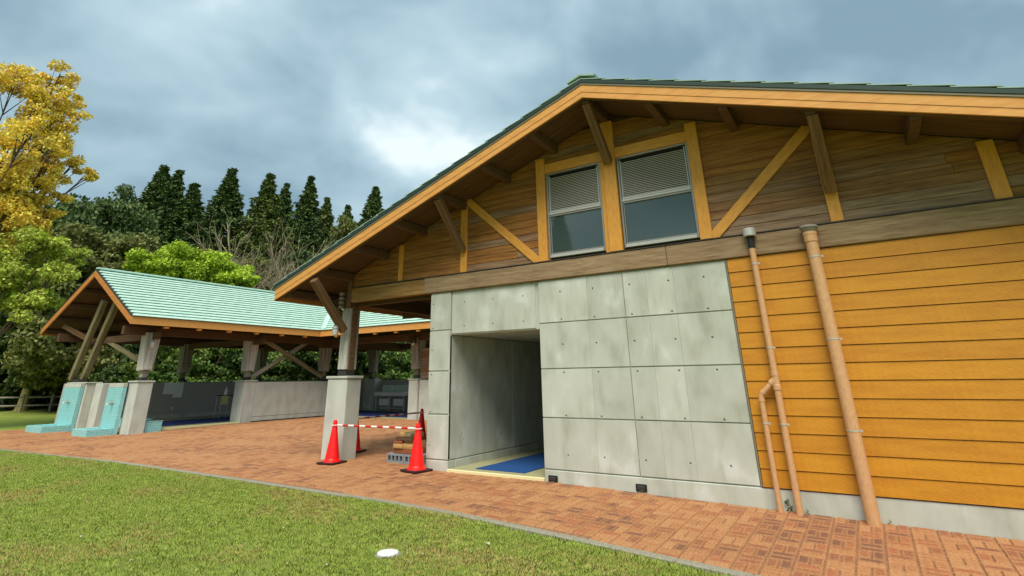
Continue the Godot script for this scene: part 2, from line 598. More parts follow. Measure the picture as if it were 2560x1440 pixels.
func paving() -> void:
	var root := Node3D.new()
	root.name = "paving"
	add_child(root)
	struct(root)
	# bedding under the bricks
	var bed := Mb.new()
	var st := 0.43
	for i in range(0, 68):
		for j in range(-22, 8):
			var x0 := -24.4 + i * st
			var z0 := j * st
			var q := []
			var ok := true
			for c in [[0, 0], [1, 0], [1, 1], [0, 1]]:
				var x: float = x0 + c[0] * st
				var z: float = min(z0 + c[1] * st, kerb_z(x) - 0.045)
				q.append(Vector3(x, paved(x, z) - 0.012, z))
			if q[2].z - q[1].z < 0.005:
				ok = false
			if x0 > -6.6 and z0 < -0.4:
				ok = false
			if x0 > -19.3 and z0 < -9.2:
				ok = false
			if x0 <= -19.3 and z0 < -2.2:
				ok = false
			if ok:
				bed.flat(q[0], q[1], q[2], q[3], Vector3(0, -900, 0))
	obj("bedding", bed.mesh(), mats.mortar, root)
	# basket-weave bricks: pairs lie along x and along z by turns
	var pal := [L(184, 128, 84), L(190, 135, 89), L(173, 115, 75), L(162, 106, 71), L(140, 94, 70), L(194, 142, 96), L(178, 112, 74)]
	var cell := 0.217
	var list := []
	var eye := Vector2(0, 7.6)
	for i in range(-114, 20):
		for j in range(-41, 14):
			var cx := (i + 0.5) * cell
			var cz := (j + 0.5) * cell
			if not in_paving(cx, cz):
				continue
			for k in 2:
				var along := (i + j) % 2 == 0
				var o := (k - 0.5) * cell * 0.5
				var p := Vector2(cx, cz + o) if along else Vector2(cx + o, cz)
				var tone := patch.get_noise_2d(p.x * 5.0 + 30.0, p.y * 5.0) * 0.7 + rng.randf_range(-0.5, 0.45) + 0.20 * smoothstep(-7.0, -2.0, p.x) - 0.10
				var pick: int
				if tone > 0.42:
					pick = 4
				elif tone > 0.22:
					pick = 3
				elif tone > 0.05:
					pick = [2, 6][rng.randi() % 2]
				elif tone > -0.3:
					pick = [0, 1][rng.randi() % 2]
				else:
					pick = 5
				list.append([p.distance_to(eye), p, along, pick, rng.randf_range(-0.004, 0.003)])
	list.sort_custom(func(a, b): return a[0] < b[0])
	var kinds := []
	for pi in pal.size():
		kinds.append(brick_mesh(pal[pi]))
	var rest := Mb.new()
	var tpl := []
	for pi in pal.size():
		var arr: Array = kinds[pi].surface_get_arrays(0)
		tpl.append([arr[Mesh.ARRAY_VERTEX], arr[Mesh.ARRAY_NORMAL], arr[Mesh.ARRAY_COLOR]])
	for n in list.size():
		var e: Array = list[n]
		var p: Vector2 = e[1]
		var y := paved(p.x, p.y)
		var nx := (paved(p.x + 0.05, p.y) - paved(p.x - 0.05, p.y)) / 0.1
		var nz := (paved(p.x, p.y + 0.05) - paved(p.x, p.y - 0.05)) / 0.1
		var up := Vector3(-nx, 1, -nz).normalized()
		var bx_ := Vector3(1, nx, 0).normalized() if e[2] else Vector3(0, nz, 1).normalized()
		var t := Transform3D(Basis(bx_, up, bx_.cross(up)), Vector3(p.x, y + e[4], p.y))
		if n < 300:
			var o := obj("brick", kinds[e[3]], mats.brick, root)
			o.transform = t
		else:
			var a: Array = tpl[e[3]]
			for k in a[0].size():
				rest.v.append(t * a[0][k])
				rest.n.append(t.basis * a[1][k])
			rest.c.append_array(a[2])
	var s := obj("bricks", rest.mesh(), mats.brick, root)
	s.set_meta("kind", "stuff")

func brick_mesh(col: Color) -> ArrayMesh:
	# worn brick: tan rim, redder fired middle that runs out softly
	var m := Mb.new()
	var h := Vector2(0.1035, 0.0495)
	var r := h - Vector2(0.006, 0.006)
	var e := h - Vector2(0.013, 0.012)
	var i := h - Vector2(0.036, 0.024)
	var rim := L(196, 144, 98).lerp(col, 0.42)
	var sg := [Vector2(-1, -1), Vector2(1, -1), Vector2(1, 1), Vector2(-1, 1)]
	m.quad(Vector3(-i.x, 0, -i.y), Vector3(i.x, 0, -i.y), Vector3(i.x, 0, i.y), Vector3(-i.x, 0, i.y), Vector3.UP, col)
	for k in 4:
		var a: Vector2 = sg[k]
		var b: Vector2 = sg[(k + 1) % 4]
		var ia := Vector3(a.x * i.x, 0, a.y * i.y)
		var ib := Vector3(b.x * i.x, 0, b.y * i.y)
		var ea := Vector3(a.x * e.x, 0, a.y * e.y)
		var eb := Vector3(b.x * e.x, 0, b.y * e.y)
		var ra := Vector3(a.x * r.x, -0.001, a.y * r.y)
		var rb := Vector3(b.x * r.x, -0.001, b.y * r.y)
		for t in [[ia, col, eb, rim, ib, col], [ia, col, ea, rim, eb, rim]]:
			for q in 3:
				m.v.append(t[q * 2])
				m.n.append(Vector3.UP)
				m.c.append(t[q * 2 + 1])
		m.quad(ea, eb, rb, ra, Vector3.UP, rim)
		m.flat(ra, rb, Vector3(b.x * h.x, -0.014, b.y * h.y), Vector3(a.x * h.x, -0.014, a.y * h.y), Vector3(0, -0.5, 0), rim)
	return m.mesh()

# ------------------------------------------------------------------ concrete panels with form-tie holes
func holed(x0: float, x1: float, y0: float, y1: float, deep: float, holes: Array, b := 0.007) -> ArrayMesh:
	# front at z 0 facing +z, chamfered rim, conical tie holes
	var m := Mb.new()
	var s := 0.0175
	var xs := [x0 + b, x1 - b]
	var ys := [y0 + b, y1 - b]
	for h in holes:
		for q in [h.x - s, h.x + s]:
			if not xs.any(func(w): return absf(w - q) < 0.002):
				xs.append(q)
		for q in [h.y - s, h.y + s]:
			if not ys.any(func(w): return absf(w - q) < 0.002):
				ys.append(q)
	xs.sort()
	ys.sort()
	for i in xs.size() - 1:
		for j in ys.size() - 1:
			var c := Vector2((xs[i] + xs[i + 1]) * 0.5, (ys[j] + ys[j + 1]) * 0.5)
			var hole := false
			for h in holes:
				if c.distance_to(h) < 0.004:
					hole = true
			if not hole:
				m.quad(Vector3(xs[i], ys[j], 0), Vector3(xs[i + 1], ys[j], 0), Vector3(xs[i + 1], ys[j + 1], 0), Vector3(xs[i], ys[j + 1], 0), Vector3.BACK)
				continue
			for k in 8:
				var a0 := TAU * k / 8.0 + PI / 8.0
				var a1 := TAU * (k + 1) / 8.0 + PI / 8.0
				var d0 := Vector2(cos(a0), sin(a0))
				var d1 := Vector2(cos(a1), sin(a1))
				var q0: Vector2 = c + d0 * (s / max(absf(d0.x), absf(d0.y)))
				var q1: Vector2 = c + d1 * (s / max(absf(d1.x), absf(d1.y)))
				var p0 := c + d0 * 0.0155
				var p1 := c + d1 * 0.0155
				var e0 := c + d0 * 0.011
				var e1 := c + d1 * 0.011
				m.quad(Vector3(p0.x, p0.y, 0), Vector3(p1.x, p1.y, 0), Vector3(q1.x, q1.y, 0), Vector3(q0.x, q0.y, 0), Vector3.BACK)
				if absf(d0.x) > absf(d0.y) != (absf(d1.x) > absf(d1.y)):
					var cr := Vector2(c.x + s * signf(d0.x + d1.x), c.y + s * signf(d0.y + d1.y))
					m.tri(Vector3(q0.x, q0.y, 0), Vector3(q1.x, q1.y, 0), Vector3(cr.x, cr.y, 0), Vector3.BACK)
				var mid := (d0 + d1).normalized()
				m.quad(Vector3(p0.x, p0.y, 0), Vector3(p1.x, p1.y, 0), Vector3(e1.x, e1.y, -0.03), Vector3(e0.x, e0.y, -0.03), Vector3(-mid.x, -mid.y, 0.15).normalized())
				m.tri(Vector3(c.x, c.y, -0.03), Vector3(e0.x, e0.y, -0.03), Vector3(e1.x, e1.y, -0.03), Vector3.BACK)
	var o := [Vector2(x0, y0), Vector2(x1, y0), Vector2(x1, y1), Vector2(x0, y1)]
	var n := [Vector2(x0 + b, y0 + b), Vector2(x1 - b, y0 + b), Vector2(x1 - b, y1 - b), Vector2(x0 + b, y1 - b)]
	var mid3 := Vector3((x0 + x1) * 0.5, (y0 + y1) * 0.5, -deep)
	for k in 4:
		var l := (k + 1) % 4
		m.flat(Vector3(n[k].x, n[k].y, 0), Vector3(n[l].x, n[l].y, 0), Vector3(o[l].x, o[l].y, -b), Vector3(o[k].x, o[k].y, -b), mid3)
		m.flat(Vector3(o[k].x, o[k].y, -b), Vector3(o[l].x, o[l].y, -b), Vector3(o[l].x, o[l].y, -deep), Vector3(o[k].x, o[k].y, -deep), mid3)
	return m.mesh()

const RIDGE_X := -2.82
const PITCH := 0.356

func rake(x: float, top: float) -> float:
	return top - PITCH * absf(x - RIDGE_X)

# ------------------------------------------------------------------ the main building
func main_building() -> void:
	var b := thing("wash_house", "orange timber gabled wash house with grey concrete entrance wall and big roof", "building")
	# ---- front concrete wall: panels between recessed joints
	var wall := group("concrete_wall", b)
	var cuts := [0.145, 0.812, 1.48, 2.143, 2.785]
	var hole_rows := [[0.338], [0.845, 1.424], [1.82], [2.183, 2.60]]
	var cols := [[-6.387, -5.937, [-6.325]], [-4.187, -2.790, [-3.806, -3.263]], [-2.780, -1.352, [-2.690, -2.124, -1.646]]]
	var seams := [[], [-3.36], [-2.445, -2.055]]
	for ci in 3:
		var c: Array = cols[ci]
		for r in 4:
			var xs: Array = [c[0]] + seams[ci] + [c[1]]
			for i in xs.size() - 1:
				var hs := []
				for hx in c[2]:
					for hy in hole_rows[r]:
						if hx > xs[i] and hx < xs[i + 1]:
							hs.append(Vector2(hx, hy))
				var l: float = xs[i] + (0.0008 if i > 0 else 0.0)
				var e: float = xs[i + 1] - (0.0008 if i < xs.size() - 2 else 0.0)
				obj("panel", holed(l, e, cuts[r] + 0.008, cuts[r + 1] - 0.008, 0.05, hs, 0.007 if seams[ci].is_empty() else 0.0025), mats[["concrete", "concrete_light", "concrete_deep", "concrete"][(ci * 3 + r * 2 + i) % 4]], wall)
	var lh := []
	for hx in [-5.655, -5.072, -4.487]:
		for hy in [2.196, 2.592]:
			lh.append(Vector2(hx, hy))
	var lin := obj("panel", holed(-5.925, -4.262, 2.078, 2.777, 0.05, lh), mats.concrete, wall)
	lin.position.z = -0.02
	bx("lintel", Vector3(-5.935, 2.062, -0.30), Vector3(-4.19, 2.80, -0.035), mats.concrete, wall, 0.004)
	bx("wall_core", Vector3(-4.185, -0.30, -0.30), Vector3(2.83, 2.80, -0.022), mats.concrete, wall, 0.002)
	bx("passage_wall", Vector3(-6.38, -0.30, -9.0), Vector3(-5.955, 2.80, -0.022), mats.concrete, wall, 0.002)
	bx("passage_wall", Vector3(-4.185, -0.30, -9.0), Vector3(-4.0, 2.80, -0.305), mats.concrete, wall, 0.002)
	bx("passage_ceiling", Vector3(-5.95, 2.07, -9.0), Vector3(-4.19, 2.20, -0.305), mats.concrete, wall, 0.002)
	bx("passage_end_wall", Vector3(-6.38, -0.30, -9.2), Vector3(-4.0, 2.80, -9.005), mats.concrete, wall, 0.002)
	bx("upper_floor", Vector3(-6.38, 2.805, -14.0), Vector3(2.83, 2.90, -0.30), mats.shaded_brown, wall, 0.002)
	bx("side_wall", Vector3(-6.38, -0.30, -14.0), Vector3(-6.10, 2.80, -9.205), mats.concrete, wall, 0.002)
	bx("side_wall", Vector3(2.60, -0.30, -14.0), Vector3(2.83, 2.80, -0.305), mats.siding, wall, 0.002)
	bx("back_wall", Vector3(-6.095, -0.30, -14.0), Vector3(2.595, 2.80, -13.8), mats.siding, wall, 0.002)
	# passage wall panels seen through the opening, facing +x
	for k in 4:
		var u0 := 0.004 + k * 2.0
		var hs := []
		for du in [0.42, 0.98, 1.55]:
			for hy in [0.42, 0.96, 1.50]:
				hs.append(Vector2(u0 + du, hy))
		var p := obj("panel", holed(u0, u0 + 1.992, 0.153, 2.058, 0.018, hs), mats.concrete, wall)
		p.position = Vector3(-5.937, 0, 0)
		p.rotation.y = PI / 2
	# plinth, full length of the front
	bx("plinth", Vector3(-6.387, -0.30, -0.20), Vector3(-5.937, 0.137, 0.0), mats.concrete, wall, 0.008)
	bx("plinth", Vector3(-5.955, -0.30, -9.0), Vector3(-5.930, 0.137, -0.205), mats.concrete, wall, 0.004)
	bx("plinth", Vector3(-4.187, -0.40, -0.20), Vector3(2.83, 0.137, 0.004), mats.concrete, wall, 0.008)
	# passage floor with pale nosing
	bx("passage_floor", Vector3(-5.928, -0.25, -9.0), Vector3(-4.19, 0.03, -0.012), mats.floor_tan, b, 0.003)
	bx("threshold", Vector3(-5.93, -0.20, -0.010), Vector3(-4.19, 0.033, 0.035), mats.nosing, b, 0.008)
	# ---- orange lap siding
	var sid := group("siding", b)
	bx("backing", Vector3(-1.33, 0.14, -0.0215), Vector3(2.83, 2.795, -0.008), mats.siding_gap_shade, sid, 0.001)
	for k in 14:
		var y0 := 0.150 + 0.19 * k
		var y1: float = min(y0 + 0.183, 2.792)
		var m := Mb.new()
		m.hexa([Vector3(-1.318, y0, -0.007), Vector3(2.83, y0, -0.007), Vector3(-1.318, y1, -0.007), Vector3(2.83, y1, -0.007), Vector3(-1.318, y0, 0.018), Vector3(2.83, y0, 0.018), Vector3(-1.318, y1, 0.007), Vector3(2.83, y1, 0.007)])
		obj("board", m.mesh(), mats[["siding", "siding_deep", "siding", "siding_pale", "siding"][(k * 3) % 5]], sid)
	bx("corner_strip", Vector3(-1.345, 0.145, -0.02), Vector3(-1.325, 2.79, 0.012), mats.metal_taupe, sid, 0.002)
	# ---- the long beam over the wall
	var beam := group("beam", b)
	bx("beam_piece", Vector3(-8.44, 2.805, -0.10), Vector3(-6.535, 3.078, 0.022), mats.beam_fresh, beam, 0.01)
	bx("beam_piece", Vector3(-6.530, 2.802, -0.10), Vector3(-2.10, 3.080, 0.040), mats.beam, beam, 0.01)
	bx("beam_piece", Vector3(-2.096, 2.802, -0.10), Vector3(3.2, 3.080, 0.040), mats.beam, beam, 0.01)
	bx("flashing", Vector3(-8.44, 3.082, -0.02), Vector3(3.2, 3.096, 0.052), mats.flashing, beam, 0.003)
	gable(b)
	main_roof(b)
	porch(b)

func gable(b: Node3D) -> void:
	var wall := group("gable_wall", b)
	var top := 5.37
	var core := Mb.new()
	core.prism(PackedVector2Array([Vector2(-8.42, 2.9), Vector2(2.83, 2.9), Vector2(2.83, rake(2.83, top)), Vector2(RIDGE_X, top), Vector2(-8.42, rake(-8.42, top))]), -0.2, -0.052)
	obj("wall_core", core.mesh(), mats.shaded_brown, wall)
	var amber := ["board_amber", "board_amber", "board_honey"]
	var browns := ["board_honey", "board_brown", "board_brown", "board_umber"]
	var greys := ["board_umber", "board_grey", "board_silver", "board_grey"]
	var k := 0
	while true:
		var y0 := 3.100 + 0.124 * k
		var y1 := y0 + 0.119
		k += 1
		if y1 > top - 0.1:
			break
		var lim0 := (top - y0) / PITCH
		var lim1 := (top - y1) / PITCH
		var spans := [[-8.42, 2.83]]
		if y1 > 3.12 and y0 < 4.60:
			spans = [[-8.42, -3.93], [-1.61, 2.83]]
		for s in spans:
			var x: float = s[0]
			x = max(x, RIDGE_X - lim0)
			var end: float = min(s[1], RIDGE_X + lim0)
			while x < end - 0.05:
				var e: float = min(x + rng.randf_range(2.4, 4.4), end)
				if end - e < 0.5:
					e = end
				var a1: float = max(x, RIDGE_X - lim1)
				var e1: float = min(e - 0.003, RIDGE_X + lim1)
				if e1 - a1 > 0.02:
					var m := Mb.new()
					m.hexa([Vector3(x, y0, -0.05), Vector3(e - 0.003, y0, -0.05), Vector3(a1, y1, -0.05), Vector3(e1, y1, -0.05), Vector3(x, y0, 0.002), Vector3(e - 0.003, y0, 0.002), Vector3(a1, y1, -0.006), Vector3(e1, y1, -0.006)])
					# how far the eave shelters this board decides how much it has silvered
					var under := rake((x + e) * 0.5, top) - y0 + rng.randf_range(-0.13, 0.13)
					if (x + e) * 0.5 < -5.6:
						under -= 0.40
					var pickfrom: Array = amber if under < 0.55 else (browns if under < 1.0 else greys)
					obj("board", m.mesh(), mats[pickfrom[rng.randi() % pickfrom.size()]], wall)
				x = e
	# painted trim: posts, rails and diagonals
	var trim := group("trim", b)
	var po: Material = mats.paint_orange
	for t in [[-5.655, 0.14, 4.30], [-7.145, 0.105, 3.78], [0.02, 0.14, 4.30], [1.575, 0.15, 3.78], [-4.055, 0.165, 4.86], [-1.525, 0.165, 4.86]]:
		bar("trim_post", Vector3(t[0], 3.098, 0.012), Vector3(t[0], t[2], 0.012), 0.036 if t[1] < 0.16 else 0.05, t[1], po, trim, 0.004, Vector3.RIGHT)
	bar("trim_post", Vector3(-2.815, 3.098, 0.018), Vector3(-2.815, 5.22, 0.018), 0.07, 0.20, po, trim, 0.004, Vector3.RIGHT)
	bar("trim_rail", Vector3(-3.972, 4.662, 0.008), Vector3(-2.917, 4.662, 0.008), 0.044, 0.165, po, trim, 0.004)
	bar("trim_rail", Vector3(-2.713, 4.662, 0.008), Vector3(-1.608, 4.662, 0.008), 0.044, 0.165, po, trim, 0.004)
	bar("diagonal", Vector3(-5.62, 4.43, 0.010), Vector3(-4.09, 3.05, 0.010), 0.030, 0.135, po, trim, 0.004)
	bar("diagonal", Vector3(-0.02, 4.433, 0.010), Vector3(-1.51, 3.05, 0.010), 0.030, 0.135, po, trim, 0.004)
	bar("trim_post", Vector3(-2.955, 3.098, 0.0), Vector3(-2.955, 4.575, 0.0), 0.03, 0.07, po, trim, 0.004, Vector3.RIGHT)
	window(b, -3.955, -2.992)
	window(b, -2.700, -1.612)

func window(b: Node3D, x0: float, x1: float) -> void:
	var w := group("window", b)
	var y0 := 3.135
	var y1 := 4.575
	var al: Material = mats.aluminium
	bx("backing", Vector3(x0, y0, -0.046), Vector3(x1, y1, -0.040), mats.louvre_back, w, 0.001)
	for s in [[x0, x0 + 0.03], [x1 - 0.03, x1]]:
		bx("frame", Vector3(s[0], y0, -0.038), Vector3(s[1], y1, 0.012), al, w, 0.004)
	bx("frame", Vector3(x0 + 0.031, y1 - 0.028, -0.038), Vector3(x1 - 0.031, y1, 0.010), al, w, 0.004)
	# sill in three steps
	bx("sill", Vector3(x0 + 0.031, y0, -0.038), Vector3(x1 - 0.031, y0 + 0.026, 0.036), mats.aluminium_pale, w, 0.004)
	bx("sill", Vector3(x0 + 0.031, y0 + 0.028, -0.038), Vector3(x1 - 0.031, y0 + 0.052, 0.020), mats.aluminium_pale, w, 0.004)
	bx("sill", Vector3(x0 + 0.031, y0 + 0.054, -0.038), Vector3(x1 - 0.031, y0 + 0.078, 0.006), al, w, 0.004)
	# rail between louvre and pane
	bx("rail", Vector3(x0 + 0.031, 3.815, -0.038), Vector3(x1 - 0.031, 3.842, 0.002), al, w, 0.004)
	bx("rail", Vector3(x0 + 0.031, 3.846, -0.038), Vector3(x1 - 0.031, 3.880, 0.012), mats.aluminium_pale, w, 0.004)
	bx("rail", Vector3(x0 + 0.031, 3.884, -0.038), Vector3(x1 - 0.031, 3.912, 0.006), mats.aluminium_pale, w, 0.004)
	bx("frame", Vector3(x0 + 0.036, 3.214, -0.038), Vector3(x0 + 0.052, 3.812, -0.006), al, w, 0.003)
	bx("pane", Vector3(x0 + 0.054, 3.214, -0.036), Vector3(x1 - 0.033, 3.814, -0.022), mats.glass, w, 0.0005)
	bx("louvre_stile", Vector3(x0 + 0.040, 3.914, -0.038), Vector3(x0 + 0.056, 4.52, 0.004), mats.aluminium_pale, w, 0.003)
	bx("louvre_stile", Vector3(x1 - 0.056, 3.914, -0.038), Vector3(x1 - 0.040, 4.52, 0.004), mats.aluminium_pale, w, 0.003)
	for k in 21:
		var y := 3.928 + 0.0275 * k
		bar("slat", Vector3(x0 + 0.057, y, -0.014), Vector3(x1 - 0.057, y, -0.014), 0.024, 0.009, mats.aluminium_pale, w, 0.002, Vector3(0, 0.80, 0.60))

func main_roof(b: Node3D) -> void:
	var roof := group("roof", b)
	var zf := 0.90
	var zb := -14.6
	var xl := -9.66
	var xr := 4.02
	# boarded underside
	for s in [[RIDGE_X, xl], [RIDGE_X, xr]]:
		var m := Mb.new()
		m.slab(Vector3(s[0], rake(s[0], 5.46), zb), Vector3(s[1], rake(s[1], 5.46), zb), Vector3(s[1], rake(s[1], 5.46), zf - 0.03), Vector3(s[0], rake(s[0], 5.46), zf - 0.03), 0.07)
		obj("underside", m.mesh(), mats.shaded_brown, roof)
	# barge boards: one broad board and two narrow strips below it, on both rakes
	for side in [xl, xr]:
		for s in [[5.498, 0.118, 0.0], [5.377, 0.044, -0.006], [5.330, 0.044, 0.002]]:
			var m := Mb.new()
			m.prism(PackedVector2Array([Vector2(RIDGE_X, s[0]), Vector2(side, rake(side, s[0])), Vector2(side, rake(side, s[0] - s[1])), Vector2(RIDGE_X, s[0] - s[1])]), zf - 0.028, zf + s[2])
			obj("barge_board", m.mesh(), mats.paint_fascia, roof)
		var inner := Mb.new()
		inner.prism(PackedVector2Array([Vector2(RIDGE_X, 5.45), Vector2(side, rake(side, 5.45)), Vector2(side, rake(side, 5.275)), Vector2(RIDGE_X, 5.275)]), zf - 0.085, zf - 0.03)
		obj("rafter", inner.mesh(), mats.shaded_brown, roof)
		# metal edge: pale drip strip, dark green upstand
		for s in [[5.528, 0.027, 0.012, "metal_taupe"], [5.588, 0.057, 0.022, "metal_green"]]:
			var m := Mb.new()
			var e: float = side + (-0.05 if side < 0 else 0.05)
			m.prism(PackedVector2Array([Vector2(RIDGE_X, s[0]), Vector2(e, rake(e, s[0])), Vector2(e, rake(e, s[0] - s[1])), Vector2(RIDGE_X, s[0] - s[1])]), zf - 0.05, zf + s[2])
			obj("roof_edge", m.mesh(), mats[s[3]], roof)
		# eave board
		bx("eave_board", Vector3(side - 0.028, rake(side, 5.29), zb) if side < 0 else Vector3(side, rake(side, 5.29), zb), Vector3(side, rake(side, 5.50), zf - 0.032) if side < 0 else Vector3(side + 0.028, rake(side, 5.50), zf - 0.032), mats.paint_fascia, roof, 0.004)
		# stepped metal courses
		var n := 20
		var step: float = (side - RIDGE_X) / n
		for i in n:
			var a: float = RIDGE_X + step * i
			var e: float = RIDGE_X + step * (i + 1) + signf(step) * 0.05
			var m := Mb.new()
			m.slab(Vector3(a, rake(a, 5.600), zb), Vector3(e, rake(e, 5.624), zb), Vector3(e, rake(e, 5.624), zf + 0.026), Vector3(a, rake(a, 5.600), zf + 0.026), 0.012)
			obj("course", m.mesh(), mats.patina_dull, roof)
	var cap := Mb.new()
	cap.prism(PackedVector2Array([Vector2(RIDGE_X - 0.24, 5.60), Vector2(RIDGE_X, 5.672), Vector2(RIDGE_X + 0.24, 5.60), Vector2(RIDGE_X + 0.22, 5.575), Vector2(RIDGE_X, 5.64), Vector2(RIDGE_X - 0.22, 5.575)]), zb, zf + 0.036)
	obj("ridge_cap", cap.mesh(), mats.patina_dull, roof)
	# purlins carrying the overhang, braces under five of them
	for i in range(-7, 8):
		var x := RIDGE_X + 0.942 * i
		if x < xl + 0.2 or x > xr - 0.2:
			continue
		var y := rake(x, 5.385) - 0.075 - (0.02 if i == 0 else 0.0)
		bar("purlin", Vector3(x, y, -0.19), Vector3(x, y, zf - 0.09), 0.11, 0.145, mats.shaded_brown, roof)  # darkened brown instead of timber: the shade of the overhang sits in the colour
	for x in [-5.655, -2.815, 0.02]:
		var lo := 3.47 if x != -2.815 else 4.50
		var hi := 4.24 if x != -2.815 else 5.235
		bar("brace", Vector3(x, lo, 0.060), Vector3(x, hi, 0.775), 0.115, 0.125, mats.timber, roof, 0.01, Vector3.RIGHT)

func porch(b: Node3D) -> void:
	var p := group("porch", b)
	# corner pillar and the row behind it
	for z in [-0.19, -4.9, -9.5, -13.6]:
		bx("pillar", Vector3(-8.93, -0.25, z - 0.19), Vector3(-8.385, 1.385, z + 0.19), mats.concrete_pale, p, 0.02)
		bx("pillar_cap", Vector3(-8.955, 1.388, z - 0.21), Vector3(-8.36, 1.435, z + 0.21), mats.concrete_pale, p, 0.008)
		bx("post_shoe", Vector3(-8.74, 1.436, z - 0.10), Vector3(-8.52, 1.53, z + 0.12), mats.flashing, p)
		bx("post", Vector3(-8.75, 1.532, z - 0.10), Vector3(-8.53, 2.795, z + 0.05), mats.timber, p, 0.01)
		bar("post_board", Vector3(-8.65, 1.55, z + 0.083), Vector3(-8.65, 2.72, z + 0.083), 0.062, 0.23, mats.timber_white, p, 0.01, Vector3.RIGHT)
		bar("post_board", Vector3(-8.65, 1.55, z - 0.135), Vector3(-8.65, 2.72, z - 0.135), 0.062, 0.22, mats.timber_grey, p, 0.01, Vector3.RIGHT)
	bar("wall_plate", Vector3(-8.55, 2.90, -14.2), Vector3(-8.55, 2.90, 0.0), 0.16, 0.26, mats.shaded_brown, p)
	bar("eave_purlin", Vector3(-9.35, 2.97, -14.2), Vector3(-9.35, 2.97, 0.82), 0.11, 0.14, mats.shaded_brown, p)
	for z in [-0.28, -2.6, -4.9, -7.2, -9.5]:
		bar("tie_beam", Vector3(-9.42, 2.855, z), Vector3(-6.39, 2.855, z), 0.10, 0.20, mats.shaded_brown, p)
	bar("brace", Vector3(-8.55, 2.26, 0.03), Vector3(-8.55, 3.15, 0.88), 0.125, 0.14, mats.timber, p, 0.01, Vector3.RIGHT)
	bar("brace", Vector3(-8.62, 2.40, -0.24), Vector3(-9.40, 2.93, -0.24), 0.09, 0.11, mats.timber, p)
	# end grain of the stacked wall plates at the corner
	for k in 4:
		bx("plate_end", Vector3(-8.74, 2.70 + 0.085 * k, -0.02), Vector3(-8.665, 2.765 + 0.085 * k, 0.07), mats.timber_grey, p, 0.008)
	bx("corner_board", Vector3(-8.55, 2.70, 0.0), Vector3(-8.445, 3.35, 0.026), mats.timber, p, 0.006)

# ------------------------------------------------------------------ the open pavilion behind
const EAVE := 3.24
const RISE := 0.535
const AX := -18.25      # eave of the wing that runs back
const BZ := -7.35       # eave of the wing that runs to the right
const HALF := 3.25

